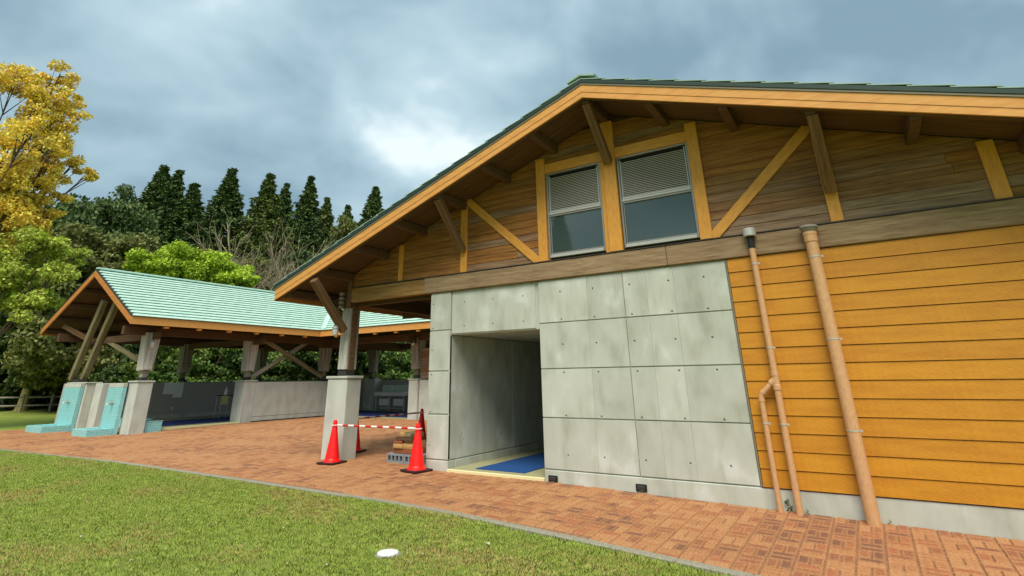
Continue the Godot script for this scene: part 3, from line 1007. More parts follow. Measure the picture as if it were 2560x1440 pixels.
func pavilion() -> void:
	var p := thing("open_pavilion", "open timber pavilion with pale green roof and low concrete walls", "pavilion")
	var roof := group("roof", p)
	var rx := AX - HALF
	var rz := BZ - HALF
	var top := EAVE + RISE * HALF
	var gz := -0.38
	var bx_end := -10.9
	var back := rz - HALF
	# underside boards: four planes
	var planes := [
		[Vector3(AX, EAVE, gz), Vector3(AX, EAVE, BZ), Vector3(rx, top, rz), Vector3(rx, top, gz)],
		[Vector3(AX, EAVE, BZ), Vector3(bx_end, EAVE, BZ), Vector3(bx_end, top, rz), Vector3(rx, top, rz)],
		[Vector3(rx - HALF, EAVE, gz), Vector3(rx - HALF, EAVE, back), Vector3(rx, top, rz), Vector3(rx, top, gz)],
		[Vector3(rx - HALF, EAVE, back), Vector3(bx_end, EAVE, back), Vector3(bx_end, top, rz), Vector3(rx, top, rz)]]
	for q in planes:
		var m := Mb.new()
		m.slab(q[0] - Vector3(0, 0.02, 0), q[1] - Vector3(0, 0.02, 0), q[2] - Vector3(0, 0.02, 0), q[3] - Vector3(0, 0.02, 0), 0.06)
		obj("underside", m.mesh(), mats.shaded_brown, roof)
	# overlapping patina courses with an open lip
	var n := 16
	for i in n:
		var s0 := HALF * i / n - 0.08
		var s1 := HALF * (i + 1) / n + 0.01
		var y0 := EAVE + RISE * s0 + 0.060
		var y1 := EAVE + RISE * s1 + 0.012
		var m := Mb.new()
		m.slab(Vector3(AX - s0, y0, gz - 0.02 + 0.05), Vector3(AX - s0, y0, BZ - s0), Vector3(AX - s1, y1, BZ - s1), Vector3(AX - s1, y1, gz + 0.03), 0.012)
		obj("course", m.mesh(), mats.patina, roof)
		m = Mb.new()
		m.slab(Vector3(AX - s0, y0, BZ - s0), Vector3(bx_end + 0.03, y0, BZ - s0), Vector3(bx_end + 0.03, y1, BZ - s1), Vector3(AX - s1, y1, BZ - s1), 0.012)
		obj("course", m.mesh(), mats.patina, roof)
		m = Mb.new()
		m.slab(Vector3(rx - HALF + s0, y0, gz + 0.03), Vector3(rx - HALF + s0, y0, back + s0), Vector3(rx - HALF + s1, y1, back + s1), Vector3(rx - HALF + s1, y1, gz + 0.03), 0.012)
		obj("course", m.mesh(), mats.patina_dull, roof)
		m = Mb.new()
		m.slab(Vector3(rx - HALF + s0, y0, back + s0), Vector3(bx_end + 0.03, y0, back + s0), Vector3(bx_end + 0.03, y1, back + s1), Vector3(rx - HALF + s1, y1, back + s1), 0.012)
		obj("course", m.mesh(), mats.patina_dull, roof)
	# valley flashing laid over the joint, ridge caps
	var vm := Mb.new()
	var va := Vector3(AX, EAVE + 0.07, BZ)
	var vb := Vector3(rx, top + 0.07, rz)
	vm.slab(va + Vector3(0.0, 0.0, 0.0), va + Vector3(0.30, 0.0, 0.0), vb + Vector3(0.30, 0.0, 0.0), vb, 0.01)
	obj("valley_strip", vm.mesh(), mats.patina, roof)
	for r in [[Vector3(rx, top + 0.055, gz + 0.03), Vector3(rx, top + 0.055, rz)], [Vector3(rx, top + 0.055, rz), Vector3(bx_end, top + 0.055, rz)]]:
		bar("ridge_cap", r[0], r[1], 0.20, 0.06, mats.patina, roof, 0.015)
	# barge boards on the gable end, eave boards
	for s in [1.0, -1.0]:
		var m := Mb.new()
		var e: float = rx + s * (HALF + 0.03)
		m.prism(PackedVector2Array([Vector2(rx, top - 0.005), Vector2(e, EAVE - 0.02), Vector2(e, EAVE - 0.235), Vector2(rx, top - 0.22)]), gz, gz + 0.045)
		obj("barge_board", m.mesh(), mats.paint_brown, roof)
		m = Mb.new()
		m.prism(PackedVector2Array([Vector2(rx, top + 0.045), Vector2(e, EAVE + 0.03), Vector2(e, EAVE - 0.018), Vector2(rx, top - 0.003)]), gz - 0.02, gz + 0.055)
		obj("roof_edge", m.mesh(), mats.metal_green, roof)
	bx("eave_board", Vector3(AX, EAVE - 0.235, BZ - 0.03), Vector3(AX + 0.032, EAVE - 0.015, gz + 0.044), mats.paint_fascia, roof, 0.004)
	bx("eave_board", Vector3(AX + 0.034, EAVE - 0.235, BZ), Vector3(bx_end, EAVE - 0.015, BZ + 0.032), mats.paint_fascia, roof, 0.004)
	bx("eave_board", Vector3(rx - HALF - 0.03, EAVE - 0.235, back), Vector3(rx - HALF, EAVE - 0.015, gz - 0.002), mats.paint_brown, roof, 0.004)
	bx("roof_edge", Vector3(AX + 0.002, EAVE - 0.012, BZ), Vector3(AX + 0.045, EAVE + 0.010, gz + 0.05), mats.metal_taupe, roof, 0.003)
	bx("roof_edge", Vector3(AX + 0.05, EAVE - 0.012, BZ + 0.002), Vector3(bx_end, EAVE + 0.010, BZ + 0.045), mats.metal_taupe, roof, 0.003)
	for k in 6:
		var z := -1.5 - k * 1.05
		bx("rafter_end", Vector3(AX - 0.12, EAVE - 0.30, z), Vector3(AX + 0.0, EAVE - 0.24, z + 0.14), mats.paint_orange, roof, 0.008)
	for k in 6:
		var x := -17.4 + k * 1.05
		bx("rafter_end", Vector3(x, EAVE - 0.30, BZ - 0.12), Vector3(x + 0.14, EAVE - 0.24, BZ), mats.paint_orange, roof, 0.008)
	# purlins under the gable overhang and along the wings
	for s in [0.0, 0.8, 1.6, 2.4, 3.12]:
		for side in [1.0, -1.0]:
			if s == 0.0 and side < 0.0:
				continue
			var x: float = rx + side * s
			var y: float = top - RISE * s - 0.19
			bar("purlin", Vector3(x, y, back + 1.0 if side < 0.0 else BZ - 0.2), Vector3(x, y, gz - 0.05), 0.10, 0.14, mats.shaded_brown, roof)
	for s in [0.8, 1.6, 2.4, 3.12]:
		bar("purlin", Vector3(AX, top - RISE * s - 0.19, rz + s), Vector3(bx_end, top - RISE * s - 0.19, rz + s), 0.10, 0.14, mats.shaded_brown, roof)
	# plates and tie beams
	var frame := group("frame", p)
	bar("wall_plate", Vector3(-19.2, 2.90, -13.6), Vector3(-19.2, 2.90, -0.6), 0.16, 0.26, mats.shaded_brown, frame)
	bar("wall_plate", Vector3(-23.9, 2.90, -13.6), Vector3(-23.9, 2.90, -0.6), 0.16, 0.26, mats.shaded_brown, frame)
	bar("wall_plate", Vector3(-24.0, 2.88, -8.75), Vector3(-11.0, 2.88, -8.75), 0.16, 0.26, mats.shaded_brown, frame)
	bar("wall_plate", Vector3(-24.0, 2.88, -13.1), Vector3(-11.0, 2.88, -13.1), 0.16, 0.26, mats.shaded_brown, frame)
	for z in [-1.45, -5.2, -8.75]:
		bar("tie_beam", Vector3(-24.4, 2.76, z), Vector3(-18.7, 2.76, z), 0.14, 0.22, mats.shaded_brown, frame)
	for x in [-19.2, -14.35, -11.4]:
		bar("tie_beam", Vector3(x, 2.76, -13.5), Vector3(x, 2.76, -8.2), 0.14, 0.22, mats.shaded_brown, frame)
	# pillars and low walls
	var base := group("low_wall", p)
	var cp: Material = mats.concrete_pale
	bx("pillar", Vector3(-19.40, -0.25, -1.66), Vector3(-18.85, 1.375, -1.20), cp, base, 0.02)
	bx("pillar_cap", Vector3(-19.43, 1.378, -1.69), Vector3(-18.82, 1.425, -1.17), cp, base, 0.008)
	bx("pillar", Vector3(-23.55, -0.25, -1.56), Vector3(-22.14, 1.365, -1.14), mats.concrete, base, 0.02)
	bx("pillar_cap", Vector3(-23.6, 1.368, -1.60), Vector3(-22.10, 1.405, -1.11), mats.concrete, base, 0.008)
	bx("pillar", Vector3(-22.13, -0.25, -1.86), Vector3(-21.62, 1.36, -1.40), cp, base, 0.02)
	bx("pillar", Vector3(-19.78, -0.25, -5.45), Vector3(-19.19, 1.36, -4.98), cp, base, 0.015)
	bx("pillar_cap", Vector3(-19.81, 1.363, -5.48), Vector3(-19.16, 1.41, -4.95), cp, base, 0.008)
	var m3 := obj("wall", holed(5.456, 8.83, 0.165, 1.34, 0.25, [Vector2(5.8, 0.66), Vector2(6.4, 0.68), Vector2(7.1, 0.70), Vector2(7.7, 0.70), Vector2(6.1, 1.18), Vector2(7.4, 1.18)]), cp, base)
	m3.position = Vector3(-19.195, 0, 0)
	m3.rotation.y = PI / 2
	bx("wall", Vector3(-19.44, -0.20, -8.83), Vector3(-19.20, 0.152, -5.456), cp, base, 0.008)
	bx("wall", Vector3(-19.43, 0.153, -8.80), Vector3(-19.215, 1.33, -5.46), cp, base, 0.003)
	bx("wall", Vector3(-24.35, -0.25, -13.3), Vector3(-24.05, 1.37, -1.3), mats.render_grey, base, 0.015)
	bx("wall", Vector3(-24.05, -0.25, -13.3), Vector3(-11.0, 1.36, -13.05), mats.render_grey, base, 0.015)
	bx("skirting", Vector3(-24.045, 0.0, -12.9), Vector3(-24.02, 0.17, -1.6), mats.concrete, base, 0.004)
	bx("pillar", Vector3(-14.55, -0.25, -9.05), Vector3(-14.12, 1.345, -8.60), cp, base, 0.015)
	bx("pillar_cap", Vector3(-14.58, 1.348, -9.08), Vector3(-14.09, 1.39, -8.57), cp, base, 0.008)
	bx("wall", Vector3(-14.10, -0.25, -8.95), Vector3(-11.0, 1.34, -8.68), cp, base, 0.012)
	bx("pillar", Vector3(-21.05, -0.25, -13.04), Vector3(-20.35, 1.42, -12.6), mats.concrete, base, 0.015)
	bx("pillar", Vector3(-16.2, -0.25, -13.04), Vector3(-15.6, 1.42, -12.6), mats.concrete, base, 0.015)
	# weathered boarding above the right-hand low wall
	for k in 9:
		bx("board", Vector3(-14.12, 1.40 + 0.118 * k, -8.80), Vector3(-11.0, 1.513 + 0.118 * k, -8.76), mats[["board_grey", "board_silver", "board_umber", "board_brown"][(k * 3 + 1) % 4]], base, 0.004)
	# floors
	bx("floor", Vector3(-24.04, -0.2, -13.04), Vector3(-19.20, 0.03, -1.70), mats.floor_tan, base, 0.004)
	bx("floor", Vector3(-19.195, -0.2, -13.04), Vector3(-11.0, 0.028, -8.86), mats.floor_tan, base, 0.004)
	bx("threshold", Vector3(-19.195, -0.2, -4.97), Vector3(-19.12, 0.034, -1.67), mats.nosing, base, 0.008)
	bx("threshold", Vector3(-19.1, -0.2, -8.85), Vector3(-14.56, 0.032, -8.68), mats.floor_tan, base, 0.008)
	# posts: a core with side boards that stop short of the cap
	var posts := group("posts", p)
	for q in [[-19.12, -1.43, 1], [-19.5, -5.22, 1], [-19.35, -8.62, 0], [-14.35, -8.83, 0], [-20.7, -12.8, 0], [-15.9, -12.8, 0], [-23.9, -5.2, 0], [-23.9, -8.75, 0]]:
		var x: float = q[0]
		var z: float = q[1]
		var main_wood: Material = mats.timber_grey if q[2] else mats.timber_moss
		var flank: Material = mats.timber_white if q[2] else mats.timber_grey
		bx("post_shoe", Vector3(x - 0.11, 1.40, z - 0.10), Vector3(x + 0.11, 1.52, z + 0.10), mats.flashing, posts)
		bx("post", Vector3(x - 0.09, 1.50, z - 0.085), Vector3(x + 0.09, 2.86, z + 0.085), main_wood, posts, 0.012)
		for s in [1.0, -1.0]:
			bar("post_board", Vector3(x + s * 0.03, 1.72, z + s * 0.13), Vector3(x - s * 0.05, 2.85, z + s * 0.15), 0.36, 0.085, flank, posts, 0.01, Vector3.BACK)
			bar("post_board", Vector3(x + s * 0.20, 1.74, z), Vector3(x + s * 0.16, 2.85, z), 0.20, 0.08, flank, posts, 0.01, Vector3.RIGHT)
	# raking struts from the gable pillar up to the ridge
	for s in [[-23.62, -1.22, -21.95, -1.0], [-23.22, -1.42, -21.50, -1.22]]:
		bar("strut", Vector3(s[0], 1.50, s[1]), Vector3(s[2], 4.05, s[3]), 0.22, 0.17, mats.timber_moss, posts, 0.012, Vector3.BACK)
	bx("post_shoe", Vector3(-23.55, 1.406, -1.46), Vector3(-22.98, 1.50, -1.20), mats.flashing, posts)
	bar("strut", Vector3(-22.9, 2.70, -1.40), Vector3(-23.9, 3.30, -0.7), 0.14, 0.16, mats.timber, posts)
	bar("brace", Vector3(-22.0, 2.72, -1.43), Vector3(-19.3, 1.95, -1.43), 0.09, 0.13, mats.timber_moss, posts)
	# cross brace in the bay behind the low wall
	bar("brace", Vector3(-19.36, 1.50, -5.30), Vector3(-19.36, 2.90, -7.75), 0.07, 0.15, mats.timber_grey, posts, 0.01)
	bar("brace", Vector3(-19.27, 2.98, -5.30), Vector3(-19.27, 1.50, -8.50), 0.08, 0.15, mats.timber_moss, posts, 0.01)
	# two foot-wash showers against the gable pillars
	shower("turquoise tiled shower nearest the paving, against the pavilion's corner pillar", -20.22, -19.30, -0.30)
	shower("turquoise tiled shower at the lawn's edge, farther left one", -23.42, -22.22, -0.22)
	# low tiled blocks beside the doorway
	var t := thing("tiled_step", "low turquoise tiled block at the foot of the corner pillar's doorway side", "step", Vector3(-19.1, 0, -1.95))
	bx("body", Vector3(-0.20, -0.1, -0.26), Vector3(0.14, 0.23, 0.25), mats.mosaic, t, 0.008)
	bx("top", Vector3(-0.21, 0.232, -0.27), Vector3(0.15, 0.25, 0.26), mats.mosaic, t, 0.006)
	t = thing("tiled_step", "low turquoise tiled ledge inside, between the two tiled showers", "step", Vector3(-20.95, 0, -2.2))
	bx("body", Vector3(-0.95, 0.0, -0.2), Vector3(0.95, 0.24, 0.2), mats.mosaic, t, 0.008)
	bx("top", Vector3(-0.96, 0.242, -0.21), Vector3(0.96, 0.26, 0.21), mats.mosaic, t, 0.006)
	pavilion_contents()

func shower(label: String, x0: float, x1: float, front: float) -> void:
	var s := thing("foot_shower", label, "shower", Vector3((x0 + x1) * 0.5, 0, -1.0), "tiled showers")
	var w := (x1 - x0) * 0.5
	var f := front + 1.0
	var mo: Material = mats.mosaic
	bx("back_wall", Vector3(-w, -0.12, -0.13), Vector3(w, 1.235, 0.0), mo, s, 0.008)
	bx("concrete_top", Vector3(-w, 1.238, -0.13), Vector3(w, 1.362, -0.004), mats.concrete, s, 0.008)
	var tray := group("tray", s)
	bx("rim", Vector3(-w, -0.2, f - 0.12), Vector3(w, 0.115, f), mo, tray, 0.008)
	bx("rim", Vector3(-w, -0.2, 0.002), Vector3(-w + 0.12, 0.115, f - 0.122), mo, tray, 0.008)
	bx("rim", Vector3(w - 0.12, -0.2, 0.002), Vector3(w, 0.115, f - 0.122), mo, tray, 0.008)
	bx("floor", Vector3(-w + 0.122, -0.2, 0.002), Vector3(w - 0.122, 0.02, f - 0.122), mo, tray, 0.002)
	var tap := Mb.new()
	tap.tube([Vector3(0.1, 0.80, 0.0), Vector3(0.1, 0.80, 0.10), Vector3(0.1, 0.79, 0.16), Vector3(0.1, 0.74, 0.19)], [0.022, 0.02, 0.02, 0.018], 10)
	tap.tube([Vector3(0.1, 0.80, 0.07), Vector3(0.1, 0.86, 0.07)], [0.012, 0.012], 8)
	tap.tube([Vector3(0.03, 0.865, 0.07), Vector3(0.17, 0.865, 0.07)], [0.013, 0.013], 8)
	tap.tube([Vector3(-0.14, 0.80, 0.02), Vector3(0.1, 0.80, 0.04)], [0.012, 0.012], 8)
	obj("tap", tap.mesh(), mats.steel, s)

func pavilion_contents() -> void:
	var o := obj("floor_mat", cbox(Vector3(2.5, 0.02, 7.4), 0.004), mats.mat_navy, self)
	o.position = Vector3(-21.0, 0.041, -5.9)
	tag(o, "navy blue mat on the floor inside the left pavilion wing", "mat")
	o = obj("floor_mat", cbox(Vector3(7.6, 0.02, 2.6), 0.004), mats.mat_navy, self)
	o.position = Vector3(-17.0, 0.039, -10.4)
	tag(o, "navy blue mat across the floor of the rear wash room", "mat")
	# notices on the dim back wall
	o = obj("notice", cbox(Vector3(0.006, 0.43, 0.78), 0.001), mats.paper, self)
	o.position = Vector3(-24.044, 1.14, -5.03)
	tag(o, "large pale notice sheet on the dim back wall", "notice")
	o = obj("notice", cbox(Vector3(0.006, 0.22, 0.36), 0.001), mats.paper, self)
	o.position = Vector3(-24.036, 0.90, -5.22)
	tag(o, "smaller pale notice overlapping the large one's lower edge", "notice")
	o = obj("light_switch", cbox(Vector3(0.012, 0.12, 0.075), 0.003), mats.white_plastic, self)
	o.position = Vector3(-24.012, 0.40, -5.1)
	tag(o, "small white switch plate low on the back wall below the notices", "switch")
	# thin-legged stand with bottle and yellow note
	var t := thing("stand", "thin steel stand in the doorway beside the low wall", "stand", Vector3(-21.5, 0.05, -5.75))
	for x in [-0.16, 0.16]:
		for z in [-0.24, 0.24]:
			var m := Mb.new()
			m.tube([Vector3(x, 0, z), Vector3(x, 0.80, z)], [0.012, 0.012], 8)
			obj("leg", m.mesh(), mats.steel, t)
	bx("top", Vector3(-0.2, 0.80, -0.3), Vector3(0.2, 0.83, 0.28), mats.rubber, t, 0.006)
	var bt := Mb.new()
	bt.lathe([Vector2(0, 0), Vector2(0.055, 0.0), Vector2(0.06, 0.02), Vector2(0.055, 0.14), Vector2(0.028, 0.21), Vector2(0.02, 0.25), Vector2(0.028, 0.26), Vector2(0.02, 0.29), Vector2(0, 0.29)], 16)
	o = obj("pump_bottle", bt.mesh(), mats.white_plastic, self)
	o.position = Vector3(-21.46, 0.882, -5.72)
	tag(o, "white pump bottle standing on the steel stand", "bottle")
	o = obj("yellow_note", cbox(Vector3(0.006, 0.32, 0.26), 0.001), mats.paper_yellow, self)
	o.position = Vector3(-21.29, 0.70, -5.62)
	tag(o, "yellow note hanging from the steel stand's top", "notice")
	# wash troughs at the back
	for k in 2:
		var at := Vector3([-18.6, -22.3][k], 0.05, -12.1)
		t = thing("wash_trough", ["white enamel wash trough on a steel frame, right of the far pillar", "white enamel wash trough partly hidden left of the far pillar"][k], "sink", at, "wash troughs")
		bx("basin", Vector3(-0.95, 0.62, -0.28), Vector3(0.95, 0.80, 0.28), mats.enamel, t, 0.03)
		bx("splashback", Vector3(-0.95, 0.80, -0.30), Vector3(0.95, 1.08, -0.26), mats.patina, t, 0.01)
		for x in [-0.85, 0.0, 0.85]:
			bx("leg", Vector3(x - 0.02, 0.0, 0.2), Vector3(x + 0.02, 0.62, 0.24), mats.steel, t, 0.004)
		for x in [-0.45, 0.45]:
			bx("panel", Vector3(x - 0.34, 0.22, 0.06), Vector3(x + 0.34, 0.50, 0.09), mats.enamel, t, 0.01)
		bar("rail", Vector3(-0.9, 0.12, 0.22), Vector3(0.9, 0.12, 0.22), 0.03, 0.03, mats.steel, t, 0.004)
		for x in [-0.5, 0.1, 0.6]:
			var m := Mb.new()
			m.tube([Vector3(x, 1.0, -0.25), Vector3(x, 1.02, -0.12), Vector3(x, 0.95, -0.08)], [0.015, 0.015, 0.013], 8)
			obj("tap", m.mesh(), mats.steel, t)

# ------------------------------------------------------------------ pipes, lanterns, outlets, mats
func ring_band(at: Vector3, r: float, t: Node3D, lug := true) -> void:
	var m := Mb.new()
	m.lathe([Vector2(r, -0.008), Vector2(r + 0.003, -0.008), Vector2(r + 0.003, 0.008), Vector2(r, 0.008)], 20)
	if lug:
		m.box(Vector3(r * 0.5, -0.012, 0.0), Vector3(r + 0.022, 0.012, 0.008))
		m.box(Vector3(-0.008, -0.010, -0.11), Vector3(0.008, 0.010, -r))
	var o := obj("clamp", m.mesh(), mats.steel, t)
	o.position = at

func fittings() -> void:
	var gx := paved(-0.98, 0.1)
	var t := thing("vent_pipe", "slender tan forked vent pipe with white cap on the orange wall", "pipe", Vector3(-0.975, 0, 0.10), "tan wall pipes")
	var m := Mb.new()
	m.tube([Vector3(0, gx - 0.1, 0), Vector3(0, 2.90, 0)], [0.038, 0.038], 20)
	obj("pipe", m.mesh(), mats.pipe, t)
	m = Mb.new()
	m.tube([Vector3(0, 2.88, 0), Vector3(0, 3.0, 0), Vector3(0, 3.06, 0)], [0.041, 0.041, 0.06], 20)
	obj("sleeve", m.mesh(), mats.rubber, t)
	m = Mb.new()
	m.lathe([Vector2(0, 3.035), Vector2(0.074, 3.035), Vector2(0.08, 3.045), Vector2(0.08, 3.125), Vector2(0.07, 3.14), Vector2(0, 3.145)], 24)
	obj("cap", m.mesh(), mats.aluminium_pale, t)
	m = Mb.new()
	m.lathe([Vector2(0.038, 1.19), Vector2(0.046, 1.19), Vector2(0.046, 1.24), Vector2(0.042, 1.25), Vector2(0.042, 1.34), Vector2(0.046, 1.345), Vector2(0.046, 1.40), Vector2(0.038, 1.40)], 20)
	m.tube([Vector3(-0.01, 1.30, 0.0), Vector3(-0.06, 1.255, 0.0)], [0.040, 0.040], 16)
	obj("fork", m.mesh(), mats.pipe, t)
	m = Mb.new()
	m.tube([Vector3(-0.03, 1.28, 0), Vector3(-0.165, 1.155, 0), Vector3(-0.188, 1.12, 0), Vector3(-0.192, 1.08, 0), Vector3(-0.192, gx - 0.1, 0)], [0.031, 0.031, 0.031, 0.031, 0.031], 18)
	m.tube([Vector3(-0.148, 1.17, 0), Vector3(-0.17, 1.15, 0)], [0.036, 0.036], 16)
	m.tube([Vector3(-0.192, 1.10, 0), Vector3(-0.192, 1.06, 0)], [0.036, 0.036], 16)
	obj("branch", m.mesh(), mats.pipe, t)
	for y in [2.68, 1.66, 0.82]:
		ring_band(Vector3(0, y, 0), 0.038, t)
	ring_band(Vector3(-0.192, 0.825, 0), 0.031, t)
	var gb := paved(-0.295, 0.1)
	t = thing("vent_pipe", "thick tan vent pipe with grey mushroom cap on the orange wall", "pipe", Vector3(-0.298, 0, 0.125), "tan wall pipes")
	m = Mb.new()
	m.tube([Vector3(0, gb - 0.1, 0), Vector3(0, 2.90, 0)], [0.068, 0.068], 28)
	obj("pipe", m.mesh(), mats.pipe, t)
	m = Mb.new()
	m.lathe([Vector2(0.068, 2.86), Vector2(0.076, 2.865), Vector2(0.076, 2.945), Vector2(0.080, 2.95), Vector2(0.080, 2.985), Vector2(0.06, 2.985)], 28)
	obj("collar", m.mesh(), mats.pipe, t)
	m = Mb.new()
	m.lathe([Vector2(0.06, 2.985), Vector2(0.07, 2.99), Vector2(0.075, 3.005), Vector2(0.088, 3.01), Vector2(0.092, 3.022), Vector2(0.085, 3.03), Vector2(0.106, 3.034), Vector2(0.108, 3.048), Vector2(0.095, 3.062), Vector2(0.05, 3.075), Vector2(0, 3.078)], 28)
	obj("cap", m.mesh(), mats.grey_plastic, t)
	for y in [2.68, 1.73, 0.78]:
		ring_band(Vector3(0, y, 0), 0.068, t)
	# weatherproof outlets in the plinth
	for k in 2:
		var x: float = [-4.052, -2.78][k]
		t = thing("wall_outlet", ["black outlet box in the plinth beside the passage opening", "black outlet box in the plinth under the middle wall joint"][k], "outlet", Vector3(x, 0.03, 0.0), "plinth outlets")
		if k == 1:
			t.position.y = 0.022
		bx("plate", Vector3(-0.073, -0.042, 0.005), Vector3(0.073, 0.042, 0.022), mats.rubber, t, 0.006)
		bx("hood", Vector3(-0.045, -0.02, 0.022), Vector3(0.05, 0.026, 0.045), mats.flashing, t, 0.01)
		bx("socket", Vector3(-0.03, -0.034, 0.022), Vector3(0.03, -0.021, 0.028), mats.grey_plastic, t, 0.003)
	# mat inside the passage
	var o := obj("floor_mat", cbox(Vector3(0.89, 0.012, 2.4), 0.003), mats.mat_blue, self)
	o.position = Vector3(-5.08, 0.037, -1.39)
	tag(o, "bright blue mat on the floor inside the passage opening", "mat")
	# lanterns
	lantern("white jar lantern hanging on the porch's corner post", Vector3(-8.60, 2.17, 0.20))
	lantern("white jar lantern on the pavilion's front corner post", Vector3(-18.80, 2.40, -1.36))
	lantern("white jar lantern on the rear post by the boarded bay", Vector3(-14.33, 2.56, -8.50))
	# cap of an inspection pipe in the lawn
	t = thing("lawn_cover", "round white plastic cover set in the lawn", "cover", Vector3(-3.93, turf(-3.93, 3.40) - 0.012, 3.40))
	m = Mb.new()
	m.lathe([Vector2(0.115, -0.03), Vector2(0.115, 0.012), Vector2(0.10, 0.016), Vector2(0.094, 0.012)], 32)
	obj("collar", m.mesh(), mats.grey_plastic, t)
	m = Mb.new()
	m.lathe([Vector2(0.094, 0.0), Vector2(0.094, 0.022), Vector2(0.088, 0.028), Vector2(0, 0.031)], 32)
	obj("lid", m.mesh(), mats.white_plastic, t)

func lantern(label: String, at: Vector3) -> void:
	var t := thing("wall_lantern", label, "lantern", at, "white wall lanterns")
	var m := Mb.new()
	m.lathe([Vector2(0, 0), Vector2(0.045, 0.0), Vector2(0.052, 0.02), Vector2(0.055, 0.12), Vector2(0.048, 0.13)], 20)
	obj("jar", m.mesh(), mats.white_plastic, t)
	m = Mb.new()
	m.lathe([Vector2(0.05, 0.13), Vector2(0.066, 0.135), Vector2(0.06, 0.165), Vector2(0.03, 0.19), Vector2(0.014, 0.20), Vector2(0, 0.205)], 20)
	obj("cap", m.mesh(), mats.aluminium_pale, t)
	m = Mb.new()
	m.tube([Vector3(0, 0.20, 0), Vector3(0, 0.26, 0), Vector3(0.0, 0.29, -0.03), Vector3(0.0, 0.29, -0.12)], [0.008, 0.008, 0.008, 0.008], 8)
	obj("bracket", m.mesh(), mats.flashing, t)
	for k in 4:
		m = Mb.new()
		m.lathe([Vector2(0.056, 0.018 + 0.03 * k), Vector2(0.061, 0.022 + 0.03 * k), Vector2(0.056, 0.026 + 0.03 * k)], 20)
		obj("guard_ring", m.mesh(), mats.aluminium_pale, t)

# ------------------------------------------------------------------ cones, bars, blocks, lumber
func cones_and_stack() -> void:
	var spots := [[Vector2(-8.33, 0.24), 8.0, "red traffic cone in front of the porch's corner pillar"], [Vector2(-6.40, 0.20), -12.0, "red traffic cone in front of the lumber stack, right end of the near bar"], [Vector2(-9.13, -1.02), 20.0, "red traffic cone half hidden behind the corner pillar"], [Vector2(-9.28, -3.25), -5.0, "red traffic cone farthest back, beside the passage wall's edge"]]
	for s in spots:
		var p: Vector2 = s[0]
		var t := thing("traffic_cone", s[2], "traffic cone", Vector3(p.x, paved(p.x, p.y), p.y), "red traffic cones")
		t.rotation_degrees.y = s[1]
		bx("base", Vector3(-0.19, 0.003, -0.19), Vector3(0.19, 0.032, 0.19), mats.cone_base, t, 0.012)
		var m := Mb.new()
		m.lathe([Vector2(0.155, 0.032), Vector2(0.150, 0.048), Vector2(0.132, 0.062), Vector2(0.122, 0.085), Vector2(0.042, 0.60), Vector2(0.036, 0.67), Vector2(0.030, 0.692), Vector2(0.018, 0.70), Vector2(0.012, 0.69), Vector2(0.0, 0.688)], 32)
		obj("cone", m.mesh(), mats.cone_red, t)
	safety_bar("red and white striped bar between the two nearest cones", spots[0][0], spots[1][0])
	safety_bar("red and white striped bar between the two rear cones", spots[2][0], spots[3][0])
	# grey concrete blocks, laid so that the hollows face out
	var at := [Vector3(-7.50, 0.0, -0.36), Vector3(-7.10, 0.0, -0.36), Vector3(-7.52, 0.0, -0.60), Vector3(-7.11, 0.0, -0.61)]
	var names := ["grey hollow concrete block, front left of the lumber's base", "grey hollow concrete block, front right of the lumber's base", "grey hollow concrete block, rear left of the lumber's base", "grey hollow concrete block, rear right of the lumber's base"]
	for k in 4:
		var y := paved(at[k].x, at[k].z)
		var t := thing("concrete_block", names[k], "block", at[k] + Vector3(0.195, y + 0.001, 0), "blocks under the lumber")
		var m := Mb.new()
		m.box(Vector3(-0.195, 0.0, -0.095), Vector3(0.195, 0.028, 0.095))
		m.box(Vector3(-0.195, 0.112, -0.095), Vector3(0.195, 0.140, 0.095))
		for w in 5:
			var x := -0.195 + w * 0.0905
			m.box(Vector3(x, 0.028, -0.095), Vector3(x + 0.028, 0.112, 0.095))
		obj("shell", m.mesh(), mats.concrete_block, t)
		bx("back_web", Vector3(-0.19, 0.03, -0.085), Vector3(0.19, 0.11, -0.06), mats.concrete_block, t, 0.002)
	# offcuts stacked on the blocks
	var lay := [[-7.40, -7.17, 0.145, 0.072, "lumber_red", "reddish wood offcut at the bottom left of the stack"], [-7.165, -6.90, 0.145, 0.078, "lumber_red", "reddish wood offcut at the bottom right of the stack"], [-7.39, -7.175, 0.224, 0.075, "lumber_tan", "pale yellow wood offcut, left in the stack's second layer"], [-7.17, -6.93, 0.225, 0.085, "lumber_tan", "pale yellow wood offcut, right in the stack's second layer"], [-7.38, -7.18, 0.302, 0.045, "lumber_red", "thin brown wood offcut in the stack's third layer"], [-7.172, -6.95, 0.313, 0.034, "lumber_tan", "thin pale wood strip in the stack's third layer"], [-7.34, -7.15, 0.350, 0.058, "lumber_dark", "dark wood offcut, left near the stack's top"], [-7.14, -6.94, 0.350, 0.062, "lumber_dark", "dark wood offcut, right near the stack's top"], [-7.28, -7.16, 0.411, 0.078, "lumber_tan", "pale block of wood topmost on the stack"], [-7.13, -6.98, 0.415, 0.060, "timber_moss", "weathered grey block topmost on the stack's right"]]
	for k in lay.size():
		var q: Array = lay[k]
		var o := obj("lumber_offcut", cbox(Vector3(q[1] - q[0] - 0.004, q[3] - 0.002, 0.36 - 0.02 * (k % 3)), 0.004), mats[q[4]], self)
		o.position = Vector3((q[0] + q[1]) * 0.5, q[2] + q[3] * 0.5 + 0.0, -0.47 + 0.012 * ((k * 7) % 5 - 2))
		o.rotation_degrees.y = rng.randf_range(-4, 4)
		tag(o, q[5], "lumber", "lumber stacked on the blocks")

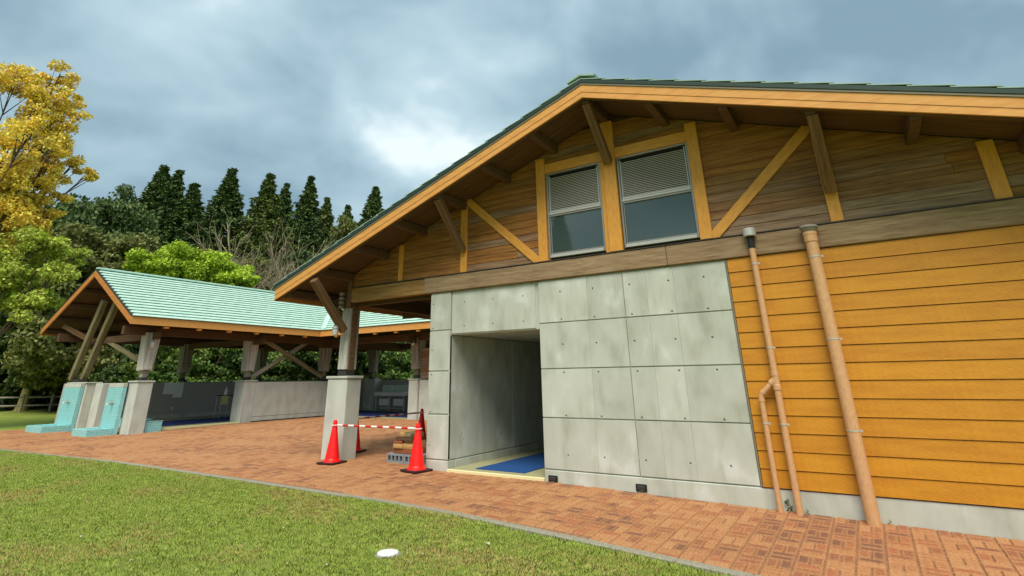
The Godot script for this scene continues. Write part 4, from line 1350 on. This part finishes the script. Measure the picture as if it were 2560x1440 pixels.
func safety_bar(label: String, a2: Vector2, b2: Vector2) -> void:
	var a := Vector3(a2.x, paved(a2.x, a2.y) + 0.615, a2.y)
	var b := Vector3(b2.x, paved(b2.x, b2.y) + 0.615, b2.y)
	var t := thing("safety_bar", label, "safety bar", a, "striped safety bars")
	var d := b - a
	var u := d.normalized()
	var full := d.length() - 0.14
	var n := 13
	for k in n:
		var m := Mb.new()
		var p := u * (0.07 + full * k / n)
		var q := u * (0.07 + full * (k + 1) / n)
		m.tube([p, q], [0.017, 0.017], 14)
		obj("band", m.mesh(), mats.band_white if k % 2 == 0 else mats.band_red, t)
	for e in [Vector3.ZERO, d]:
		var m := Mb.new()
		var ring := []
		var rad := []
		for k in 21:
			var an := TAU * k / 20.0
			ring.append(e + Vector3(cos(an) * 0.062, 0.0, sin(an) * 0.062))
			rad.append(0.007)
		m.tube(ring, rad, 8, Color.WHITE, false)
		obj("end_ring", m.mesh(), mats.band_white, t)

# ------------------------------------------------------------------ trees and shrubs
func leaf(m: Mb, p: Vector3, size: float, stretch: float, nr: Vector3, along: Vector3, col: Color) -> void:
	var u := along - nr * along.dot(nr)
	if u.length() < 0.05:
		u = nr.cross(Vector3(0.3, 0.5, 0.8))
	u = u.normalized() * size * stretch
	var w := nr.cross(u).normalized() * size * 0.5
	m.quad(p - u * 0.5, p + w, p + u * 0.5, p - w, nr, col)

func any_dir() -> Vector3:
	var z := rng.randf_range(-1, 1)
	var a := rng.randf() * TAU
	var r := sqrt(1.0 - z * z)
	return Vector3(r * cos(a), z, r * sin(a))

func clump(m: Mb, c: Vector3, rad: Vector3, count: int, size: float, stretch: float, cols: Array, droop := 0.0) -> void:
	# leaves through the volume of a cluster, denser to its outside
	var tint := rng.randf_range(0.86, 1.14)
	for i in count:
		var d := any_dir()
		var r := pow(rng.randf(), 0.45) * rng.randf_range(0.85, 1.12)
		var p := c + Vector3(d.x * rad.x, d.y * rad.y, d.z * rad.z) * r
		var nr := (d * 0.6 + any_dir() + Vector3(0, 0.5, 0)).normalized()
		var col: Color = cols[rng.randi() % cols.size()]
		var k := tint * rng.randf_range(0.78, 1.22)
		leaf(m, p, size * rng.randf_range(0.7, 1.35), stretch, nr, d + Vector3(0, -droop, 0) + any_dir() * 0.6, Color(col.r * k, col.g * k, col.b * k))

func cedar_meshes(h: float, r: float, cols: Array, clumps: int, per: int, power: float) -> Array:
	var tm := Mb.new()
	tm.tube([Vector3(0, 0, 0), Vector3(0.05, h * 0.4, 0), Vector3(0, h * 0.97, 0.02)], [h * 0.018, h * 0.012, 0.03], 8)
	var m := Mb.new()
	for i in clumps:
		var t := 0.06 + 0.94 * pow(float(i) / clumps, 0.86)
		var rr := r * pow(1.0 - t, power) * rng.randf_range(0.55, 1.12)
		var a := i * 2.39996 + rng.randf_range(-0.5, 0.5)
		var s := lerpf(1.0, 0.26, t) * rng.randf_range(0.6, 1.3) * r / 4.2
		var c := Vector3(cos(a) * rr * 0.82, h * t - s * 0.4, sin(a) * rr * 0.82)
		s *= lerpf(1.0, 0.45, clampf((t - 0.72) / 0.28, 0.0, 1.0))
		if t > 0.975:
			c = Vector3(rng.randf_range(-0.1, 0.1), h * t, rng.randf_range(-0.1, 0.1))
			s = 0.13
		clump(m, c, Vector3(s, s * 0.95, s), int(per * clampf(s, 0.35, 1.2)), 0.105, 2.6, cols, 0.9)
		clump(m, c + Vector3(cos(a) * s * 0.9, s * 0.15, sin(a) * s * 0.9), Vector3(s * 0.45, s * 0.5, s * 0.45), int(per * 0.3 * clampf(s, 0.35, 1.2)), 0.10, 2.8, cols, 0.4)
		tm.tube([Vector3(0, c.y + s * 0.2, 0), c], [h * 0.004, 0.015], 4, Color.WHITE, false)
	return [tm.mesh(), m.mesh()]

func lobed_meshes(lobes: Array, h: float, thick: float, per: int, size: float, cols: Array, split := 0.45) -> Array:
	# trunk, a limb to every lobe, and leaves around side twigs of that limb
	var tm := Mb.new()
	var fork := Vector3(0.0, h * split, 0.0)
	tm.tube([Vector3(0, -0.1, 0), Vector3(0.02, 0.35, 0), Vector3(0.08, h * split * 0.5, 0.05), fork, fork + Vector3(0.1, h * 0.25, 0.0)], [thick * 1.5, thick, thick * 0.85, thick * 0.7, thick * 0.2], 10)
	var m := Mb.new()
	for q in lobes:
		var c := Vector3(q[0], q[1], q[2])
		var r: float = q[3]
		var from := Vector3(0, min(c.y * 0.75, h * rng.randf_range(split * 0.8, split * 1.25)), 0)
		var mid := from.lerp(c, 0.55) + Vector3(0, -0.05 * c.length(), 0) + any_dir() * 0.2
		tm.tube([from, mid, c], [thick * 0.4, thick * 0.22, 0.02], 6, Color.WHITE, false)
		var n := int(7.0 * r * r) + 5
		for k in n:
			var d := any_dir()
			var e := c + Vector3(d.x, d.y * 0.8, d.z) * r * rng.randf_range(0.45, 1.0)
			tm.tube([c.lerp(mid, rng.randf_range(0.0, 0.5)), e], [0.025, 0.008], 4, Color.WHITE, false)
			var s := r * rng.randf_range(0.26, 0.46)
			clump(m, e, Vector3(s * 1.2, s * 0.8, s * 1.2), int(per * r / n * rng.randf_range(0.7, 1.3)), size, 1.7, cols, 0.25)
	return [tm.mesh(), m.mesh()]

func round_lobes(r: float, h: float, n: int, low := 0.3) -> Array:
	var out := []
	for i in n:
		var t := (i + 0.5) / n
		var y := lerpf(low, 0.94, t) * h
		var k := sqrt(max(0.05, 1.0 - pow((t - 0.35) / 0.72, 2.0)))
		var a := i * 2.39996 + rng.randf_range(-0.4, 0.4)
		out.append([cos(a) * r * k * 0.72, y, sin(a) * r * k * 0.72, r * rng.randf_range(0.36, 0.52)])
	return out

func branchy(m: Mb, p: Vector3, d: Vector3, length: float, thick: float, depth: int) -> void:
	var q := p + d * length * 0.5 + any_dir() * length * 0.05
	var e := p + d * length + Vector3(0, length * 0.05, 0)
	m.tube([p, q, e], [thick, thick * 0.8, thick * 0.6], 5 if depth > 1 else 3, Color.WHITE, false)
	if depth == 0:
		return
	for k in 3 + (1 if depth > 2 else 0):
		var side := any_dir()
		var nd := (d * 0.95 + (side - d * side.dot(d)).normalized() * rng.randf_range(0.45, 0.8) + Vector3(0, 0.12, 0)).normalized()
		branchy(m, q.lerp(e, rng.randf_range(0.0, 1.0)), nd, length * rng.randf_range(0.58, 0.8), thick * 0.55, depth - 1)

func spot(az: float, dist: float) -> Vector3:
	var a := deg_to_rad(az)
	return Vector3(sin(a) * dist, -0.17, 7.6 - cos(a) * dist)

func tree(called: String, label: String, category: String, grp: String, meshes: Array, at: Vector3, scale: Vector3, turn: float, bark: Material, leaves: Material, crown := "crown") -> Node3D:
	var t := thing(called, label, category, at, grp)
	t.rotation.y = turn
	t.scale = scale
	obj("trunk", meshes[0], bark, t)
	obj(crown, meshes[1], leaves, t)
	return t

func planting() -> void:
	var dark := [L(66, 90, 42), L(80, 104, 48), L(92, 116, 54), L(58, 80, 40), L(104, 120, 62)]
	var olive := [L(106, 116, 54), L(122, 128, 66), L(94, 104, 50), L(134, 134, 74)]
	# cedars: four shapes, the rest are copies of those
	var shapes := []
	for k in 4:
		shapes.append(cedar_meshes(20.0, [4.4, 4.0, 4.7, 4.2][k], dark if k != 2 else [L(86, 104, 44), L(100, 116, 50), L(74, 92, 42), L(116, 124, 62)], 420, 140, [1.0, 0.92, 1.05, 0.96][k]))
	var nth := ["leftmost", "second from left", "third from left", "fourth from left", "fifth from left", "sixth from left", "seventh from left", "eighth from left", "ninth from left", "tenth from left"]
	var row := [[-66.52, 52.0, 19.0, 0, 1.0], [-65.3, 55.0, 19.8, 1, 0.95], [-63.7, 50.0, 17.2, 3, 0.95], [-60.75, 54.0, 20.4, 0, 1.05], [-57.14, 52.0, 19.7, 2, 1.0], [-55.55, 58.0, 21.0, 1, 0.85], [-53.15, 55.0, 21.0, 3, 0.9], [-51.3, 60.0, 20.5, 2, 0.85], [-49.15, 62.0, 20.4, 0, 0.85], [-46.45, 55.0, 20.5, 1, 1.0]]
	for k in row.size():
		var q: Array = row[k]
		tree("cedar_tree", "tall dark cedar on the skyline, %s of the ten treetops" % nth[k], "tree", "skyline cedars", shapes[q[3]], spot(q[0], q[1]), Vector3(q[4] * 1.62, q[2] / 20.0, q[4] * 1.62), k * 1.7, mats.bark, mats.needle)
	# lower cedars filling behind the row
	var fill := [[-67.9, 60.0, 16.0, 3], [-62.2, 60.0, 15.0, 2], [-58.9, 62.0, 17.0, 0], [-54.4, 66.0, 17.0, 1], [-52.2, 63.0, 15.0, 2], [-47.8, 64.0, 16.0, 3], [-44.3, 58.0, 18.0, 0], [-42.0, 60.0, 17.0, 1], [-39.5, 58.0, 17.0, 2], [-64.4, 62.0, 14.0, 1], [-56.4, 56.0, 14.0, 3], [-50.2, 55.0, 13.0, 0], [-59.9, 58.0, 13.0, 1]]
	for k in fill.size():
		var q: Array = fill[k]
		tree("cedar_tree", "dark cedar standing back in the gaps between the skyline cedars", "tree", "cedars behind the skyline row", shapes[q[3]], spot(q[0], q[1]), Vector3(1.7, q[2] / 20.0, 1.7), k * 2.3, mats.bark, mats.needle)
	# evergreen broadleaves
	var ev := []
	for k in 3:
		ev.append(lobed_meshes(round_lobes(3.4, 10.0, 16, 0.18), 10.0, 0.22, 2100, 0.145, dark if k != 1 else olive, 0.3))
	var evs := [[-70.2, 46.0, 14.2, 1.0, 0, "dark evergreen behind the yellow tree's lower branches"], [-68.6, 50.0, 15.0, 1.0, 2, "dark bushy evergreen left of the first cedar"], [-68.9, 42.0, 10.8, 1.05, 1, "olive evergreen between the green tree and the pavilion's ridge"], [-67.0, 43.0, 8.5, 1.0, 1, "olive evergreen rising just left of the pavilion's ridge end"], [-47.3, 50.0, 15.2, 1.0, 1, "olive evergreen beside the wash house roof's edge"], [-49.5, 47.0, 11.5, 1.0, 1, "olive evergreen low beside the wash house roof's left eave"], [-72.6, 52.0, 11.0, 1.3, 0, "dark evergreen behind the leaning trunk near the fence"], [-75.5, 50.0, 12.0, 1.3, 2, "dark evergreen at the picture's left edge behind the fence"]]
	for q in evs:
		tree("evergreen_tree", q[5], "tree", "evergreens", ev[q[4]], spot(q[0], q[1]), Vector3(q[3], q[2] / 10.0, q[3]), q[0], mats.bark, mats.leaf)
	for k in 9:
		var az := -64.5 + k * 2.6
		tree("evergreen_tree", "dark evergreen in the wood behind the pavilion roof", "tree", "evergreens in the wood", ev[[0, 2, 1][k % 3]], spot(az, 46.0 + 3.0 * (k % 2)), Vector3(1.1, rng.randf_range(0.9, 1.12), 1.1), k * 1.1, mats.bark, mats.leaf)
	for k in 6:
		tree("evergreen_tree", "dark evergreen along the lawn's far side, left of the autumn tree", "tree", "evergreens left of the autumn tree", ev[k % 3], spot(-80.0 - k * 4.5, 52.0 + 4.0 * (k % 2)), Vector3(1.5, 1.3 + 0.1 * (k % 3), 1.5), k * 1.9, mats.bark, mats.leaf)
	# shrubs seen through the open sides of the pavilion
	var sh := []
	for k in 3:
		sh.append(lobed_meshes(round_lobes(1.9, 3.4, 11, 0.12), 3.4, 0.06, 1900, 0.095, [[L(74, 102, 40), L(92, 122, 48), L(110, 140, 56), L(62, 86, 38)], [L(100, 122, 48), L(118, 138, 56), L(134, 150, 64), L(80, 102, 42)], dark][k], 0.2))
	for k in 17:
		var az := -73.0 + k * 2.15
		var d := 33.0 + 2.2 * ((k * 5) % 3) + (4.0 if k < 4 else 0.0)
		tree("shrub", "leafy green shrub at the wood's edge, seen under the pavilion roof" if k > 3 else "dark leafy shrub behind the rail fence", "shrub", "shrubs behind the pavilion" if k > 3 else "shrubs behind the fence", sh[(k * 2) % 3], spot(az, d + (14.0 if k < 4 else 0.0)), Vector3(1.15, rng.randf_range(0.95, 1.4), 1.15), k * 2.0, mats.bark, mats.leaf, "foliage")
	for k in 8:
		tree("shrub", "tall dark shrub under the trees behind the pavilion", "shrub", "tall shrubs under the trees", sh[2], spot(-64.5 + k * 3.1, 42.0), Vector3(1.7, 1.9, 1.7), k * 1.3, mats.bark, mats.leaf, "foliage")
	# bright lime tree over the pavilion ridge
	var lime := []
	for q in [[-2.6, 7.9, 0.2, 0.85], [-1.9, 8.2, -0.6, 1.0], [-0.9, 8.3, 0.5, 1.05], [0.2, 8.1, -0.4, 1.05], [1.2, 8.0, 0.4, 1.0], [2.2, 7.7, -0.2, 0.95], [2.9, 7.3, 0.3, 0.75], [-1.4, 7.4, 1.2, 1.0], [0.6, 7.2, 1.3, 1.1], [1.9, 7.0, 1.0, 0.9], [-0.4, 7.3, -1.3, 1.0], [1.4, 7.3, -1.4, 1.0], [-2.2, 7.2, -1.0, 0.9]]:
		lime.append(q)
	tree("lime_green_tree", "bright lime green tree rising over the pavilion's ridge", "tree", "", lobed_meshes(lime, 9.0, 0.16, 3400, 0.098, [L(158, 184, 40), L(172, 198, 50), L(140, 168, 38), L(186, 206, 72)], 0.55), spot(-62.5, 36.0), Vector3.ONE, deg_to_rad(62.5), mats.bark, mats.leaf)
	# autumn tree at the left edge; its trunk stands just outside the picture
	var yl := [[1.5, 14.3, 0.2, 0.74], [1.98, 13.3, -0.3, 0.78], [2.28, 12.2, 0.3, 0.87], [1.25, 12.6, 1.0, 1.01], [1.16, 11.2, -0.9, 1.1], [2.11, 10.9, 0.5, 0.83], [2.88, 10.2, 0.0, 0.74], [3.57, 10.0, 0.25, 0.51], [2.19, 9.7, -0.6, 0.83], [1.42, 9.4, 0.9, 1.1], [2.54, 8.8, 0.2, 0.69], [1.76, 8.2, -0.6, 1.01], [2.62, 7.9, 0.2, 0.64], [1.94, 7.1, 0.5, 0.92], [2.45, 6.8, -0.3, 0.64], [1.16, 7.5, 0.9, 1.1], [1.76, 6.0, 0.5, 0.74], [-0.8, 13.0, 0.4, 1.1], [-1.4, 10.8, -0.6, 1.29], [-1.8, 8.6, 0.5, 1.29], [-0.6, 7.2, -1.2, 1.2], [1.07, 8.6, -2.0, 1.1], [0.99, 10.5, 2.0, 1.1], [1.12, 12.9, 0.9, 0.83], [1.81, 11.4, -0.6, 0.78], [1.03, 8.9, 0.9, 0.92], [2.06, 9.5, 0.6, 0.64], [1.46, 7.6, 0.9, 0.83], [0.77, 13.9, -0.5, 0.83], [1.03, 11.9, -0.2, 1.01], [0.52, 10.2, 0.3, 1.1], [1.2, 9.0, -0.2, 1.01], [0.69, 7.9, 0.2, 1.1], [0.26, 6.6, -0.2, 1.1], [1.29, 6.4, 0.4, 0.83], [0.09, 13.4, 0.3, 1.01], [1.89, 8.3, -0.3, 0.64]]
	tree("autumn_tree", "tree with orange and yellow autumn leaves at the left edge", "tree", "", lobed_meshes(yl, 14.0, 0.15, 1450, 0.082, [L(238, 212, 78), L(232, 202, 68), L(242, 218, 104), L(222, 196, 68), L(230, 184, 74), L(214, 204, 84)], 0.35), spot(-78.6, 30.0), Vector3(0.95, 1.05, 0.95), deg_to_rad(78.6), mats.bark, mats.leaf)
	var gl := [[2.1, 7.9, 0.2, 0.83], [2.8, 7.6, -0.3, 0.69], [1.3, 8.0, 0.4, 0.92], [0.5, 7.6, -0.2, 1.01], [2.3, 6.6, 0.5, 0.92], [1.3, 6.5, -0.6, 1.01], [0.4, 6.2, 0.5, 1.01], [2.5, 5.4, -0.2, 0.78], [1.6, 5.2, 0.6, 0.92], [0.6, 5.0, -0.4, 1.01], [-0.4, 6.6, 0.3, 1.01], [-0.5, 5.0, 0.1, 0.92], [-1.15, 6.0, 0.3, 1.1], [-1.75, 4.8, 0.2, 1.1]]
	tree("green_tree", "yellow green tree beneath the autumn tree at the left edge", "tree", "", lobed_meshes(gl, 8.4, 0.16, 1700, 0.095, [L(172, 188, 66), L(158, 174, 60), L(186, 200, 82), L(146, 162, 58), L(198, 200, 92)], 0.3), spot(-76.4, 28.5), Vector3(0.86, 0.86, 0.86), deg_to_rad(76.4), mats.bark, mats.leaf)
	# mossy-trunked tree by the fence, thin foliage
	var tl := [[-1.6, 6.2, 0.3, 1.0], [0.4, 6.4, -0.4, 1.1], [1.8, 6.0, 0.4, 1.0], [2.8, 5.4, -0.2, 0.8], [1.2, 5.2, 0.9, 0.8], [-0.6, 5.2, 0.8, 0.8], [-2.0, 5.0, -0.5, 0.8], [2.2, 4.7, 0.6, 0.7]]
	tree("mossy_tree", "slim tree with mossy leaning trunk beside the rail fence", "tree", "", lobed_meshes(tl, 6.6, 0.30, 520, 0.13, [L(112, 120, 66), L(126, 132, 78), L(98, 108, 58), L(138, 140, 92)], 0.62), spot(-72.1, 46.5), Vector3.ONE, deg_to_rad(72.0), mats.bark_moss, mats.leaf)
	# bare trees
	for k in 3:
		var tm := Mb.new()
		tm.tube([Vector3(0, -0.1, 0), Vector3(0.1, 1.5, 0), Vector3(0, 3.0, 0.1)], [0.22, 0.17, 0.15], 8)
		var tw := Mb.new()
		for j in 5:
			var a := j * 1.3 + k
			branchy(tw, Vector3(0, 2.4 + 0.55 * j, 0), Vector3(cos(a) * 0.6, 0.8, sin(a) * 0.6).normalized(), 3.0 - 0.12 * j, 0.07, 3)
		branchy(tw, Vector3(0, 3.0, 0.1), Vector3(0.05, 1, 0).normalized(), 3.6, 0.12, 3)
		tree("bare_tree", ["leafless grey tree behind the pavilion, leftmost of three bare ones", "leafless grey tree behind the pavilion, middle of three bare ones", "leafless grey tree nearest the wash house roof, rightmost of three bare ones"][k], "tree", "bare trees", [tm.mesh(), tw.mesh()], spot([-58.9, -55.8, -53.2][k], [42.0, 44.0, 41.0][k]), Vector3(1.0, [1.22, 1.18, 1.1][k], 1.0), k * 2.0, mats.twig, mats.twig, "branches")
	# trees across the lawn behind the viewer, seen only mirrored in the window
	tree("cedar_tree", "tall cedar across the lawn, mirrored in the left window pane", "tree", "cedars across the lawn", shapes[0], Vector3(-23.0, -0.17, 39.0), Vector3(0.9, 0.92, 0.9), 0.4, mats.bark, mats.needle)
	tree("evergreen_tree", "broad evergreen across the lawn, mirrored low in the left pane", "tree", "evergreens across the lawn", ev[0], Vector3(-25.0, -0.17, 41.0), Vector3(1.2, 1.4, 1.2), 0.9, mats.bark, mats.leaf)
	tree("evergreen_tree", "evergreen across the lawn, mirrored at the left pane's right corner", "tree", "evergreens across the lawn", ev[2], Vector3(-16.8, -0.17, 39.5), Vector3(1.0, 1.25, 1.0), 1.9, mats.bark, mats.leaf)
	rail_fence()
	# weeds at the foot of the pipes
	for k in 3:
		var m := Mb.new()
		for j in 9:
			var a := rng.randf() * TAU
			var q := Vector3(cos(a) * 0.03, 0.02 + 0.012 * j, sin(a) * 0.02)
			leaf(m, q, 0.022, 1.9, (any_dir() + Vector3(0, 0.8, 0.6)).normalized(), Vector3(cos(a), 0.3, sin(a)), L(70, 96, 44))
		m.tube([Vector3.ZERO, Vector3(0.004, 0.06, 0.003), Vector3(0.0, 0.12, 0.0)], [0.003, 0.002, 0.001], 5, L(84, 100, 56))
		var x: float = [-1.075, -0.90, -0.16][k]
		var o := obj("weed", m.mesh(), mats.leaf, self)
		o.position = Vector3(x, paved(x, 0.03) - 0.01, 0.035)
		o.scale = Vector3.ONE * [1.15, 0.5, 0.45][k]
		tag(o, ["small green weed growing between the forked pipe's two feet", "tiny weed right of the slender pipe's foot", "tiny weed right of the thick pipe's foot"][k], "weed")

func rail_fence() -> void:
	var a := spot(-77.5, 45.0)
	var b := spot(-68.6, 45.0)
	var t := thing("rail_fence", "low two-rail log fence along the wood's edge", "fence", a)
	var d := b - a
	for k in 6:
		var p := d * (k / 5.0)
		var m := Mb.new()
		m.tube([p + Vector3(0, -0.1, 0), p + Vector3(0, 0.98, 0)], [0.08, 0.075], 10)
		obj("post", m.mesh(), mats.timber_grey, t)
	for k in 5:
		for y in [0.36, 0.82]:
			var m := Mb.new()
			m.tube([d * (k / 5.0) + Vector3(0, y, 0.0), d * ((k + 1) / 5.0) + Vector3(0, y, 0.0)], [0.055, 0.05], 10)
			obj("rail", m.mesh(), mats.timber_grey, t)

# ------------------------------------------------------------------ grass and fallen leaves
func lawn_cover() -> void:
	var kinds := []
	for v in 3:
		var m := Mb.new()
		for i in 14:
			var a := rng.randf() * TAU
			var r := rng.randf() * 0.045
			var p := Vector3(cos(a) * r, 0, sin(a) * r)
			var hgt := rng.randf_range(0.012, 0.028)
			var lean := Vector3(rng.randf_range(-1, 1), 0, rng.randf_range(-1, 1)) * hgt * 0.9
			var w := Vector3(-sin(a), 0, cos(a)) * rng.randf_range(0.0020, 0.0034)
			var k := rng.randf_range(0.86, 1.14)
			var nr := (Vector3(cos(a), 1.6, sin(a))).normalized()
			m.tri(p - w, p + w, p + lean + Vector3(0, hgt, 0), nr, Color(k, k, k * 0.95))
		kinds.append(m.mesh())
	var root := Node3D.new()
	root.name = "grass"
	add_child(root)
	root.set_meta("label", "short mown grass covering the lawn in front of the paving")
	root.set_meta("category", "grass")
	root.set_meta("kind", "stuff")
	var where := [[], [], []]
	var tint := [[], [], []]
	var greens := [L(140, 158, 62), L(148, 167, 68), L(158, 174, 78)]
	var straws := [L(172, 158, 88), L(184, 172, 104), L(158, 142, 78)]
	var n := 0
	while n < 170000:
		var x := rng.randf_range(-22.0, 3.0)
		var k := kerb_z(x) + 0.055
		var z := k + pow(rng.randf(), 1.25) * (8.5 - k)
		n += 1
		var d := Vector2(x, z - 7.6).length()
		if rng.randf() > clampf(9.0 / d, 0.35, 1.0) or d < 2.0:
			continue
		if Vector2(x + 3.93, z - 3.40).length() < 0.13:
			continue
		var s := rng.randf_range(0.8, 1.25) * (0.85 + 0.025 * d)
		var y := turf(x, z)
		var dry := patch.get_noise_2d(x * 4.0 + 70.0, z * 6.0) * 1.1 + rng.randf_range(-0.45, 0.45)
		var edge := z < k + 0.05
		var col: Color = straws[rng.randi() % 3] if dry > 0.40 else greens[rng.randi() % 3]
		var v := rng.randi() % 3
		where[v].append(Transform3D(Basis(Vector3.UP, rng.randf() * TAU).scaled(Vector3(s, s * (1.5 if edge else 1.0), s)), Vector3(x, y - 0.003, z)))
		tint[v].append(col)
	for v in 3:
		var mm := MultiMesh.new()
		mm.transform_format = MultiMesh.TRANSFORM_3D
		mm.use_colors = true
		mm.mesh = kinds[v]
		mm.instance_count = where[v].size()
		for i in where[v].size():
			mm.set_instance_transform(i, where[v][i])
			mm.set_instance_color(i, tint[v][i])
		var mi := MultiMeshInstance3D.new()
		mi.name = "tufts"
		mi.multimesh = mm
		mi.material_override = mats.grass
		mi.set_meta("kind", "stuff")
		root.add_child(mi, true)
	# pale leaves lying on the grass
	var spots := [[-5.6, 4.75], [-4.9, 4.35], [-6.9, 4.6], [-6.2, 3.7], [-8.8, 4.1], [-4.1, 3.95], [-5.4, 3.4], [-7.1, 3.1], [-3.6, 3.3], [-2.9, 3.0], [-8.3, 2.9], [-3.3, 2.75], [-10.4, 4.4], [-4.4, 4.1]]
	for k in spots.size():
		var q: Array = spots[k]
		var m := Mb.new()
		var c: Color = [L(206, 196, 150), L(190, 168, 104), L(214, 206, 172)][k % 3]
		var w := 0.010 + 0.004 * (k % 3)
		var l := 0.036 + 0.010 * (k % 4)
		for s in [-1.0, 1.0]:
			m.flat(Vector3(-l * 0.5, 0, 0), Vector3(-l * 0.1, 0.012, s * w), Vector3(l * 0.25, 0.010, s * w * 0.8), Vector3(l * 0.5, 0.004, 0), Vector3(0, -5, 0), c)
			m.flat(Vector3(-l * 0.5, -0.002, 0), Vector3(-l * 0.1, 0.010, s * w), Vector3(l * 0.25, 0.008, s * w * 0.8), Vector3(l * 0.5, 0.002, 0), Vector3(0, 5, 0), c)
		var o := obj("fallen_leaf", m.mesh(), mats.leaf, self)
		o.position = Vector3(q[0], turf(q[0], q[1]) + 0.022, q[1])
		o.rotation = Vector3(rng.randf_range(-0.2, 0.2), rng.randf() * TAU, rng.randf_range(-0.2, 0.2))
		tag(o, "small pale fallen leaf lying on the mown lawn", "leaf", "fallen leaves on the lawn")
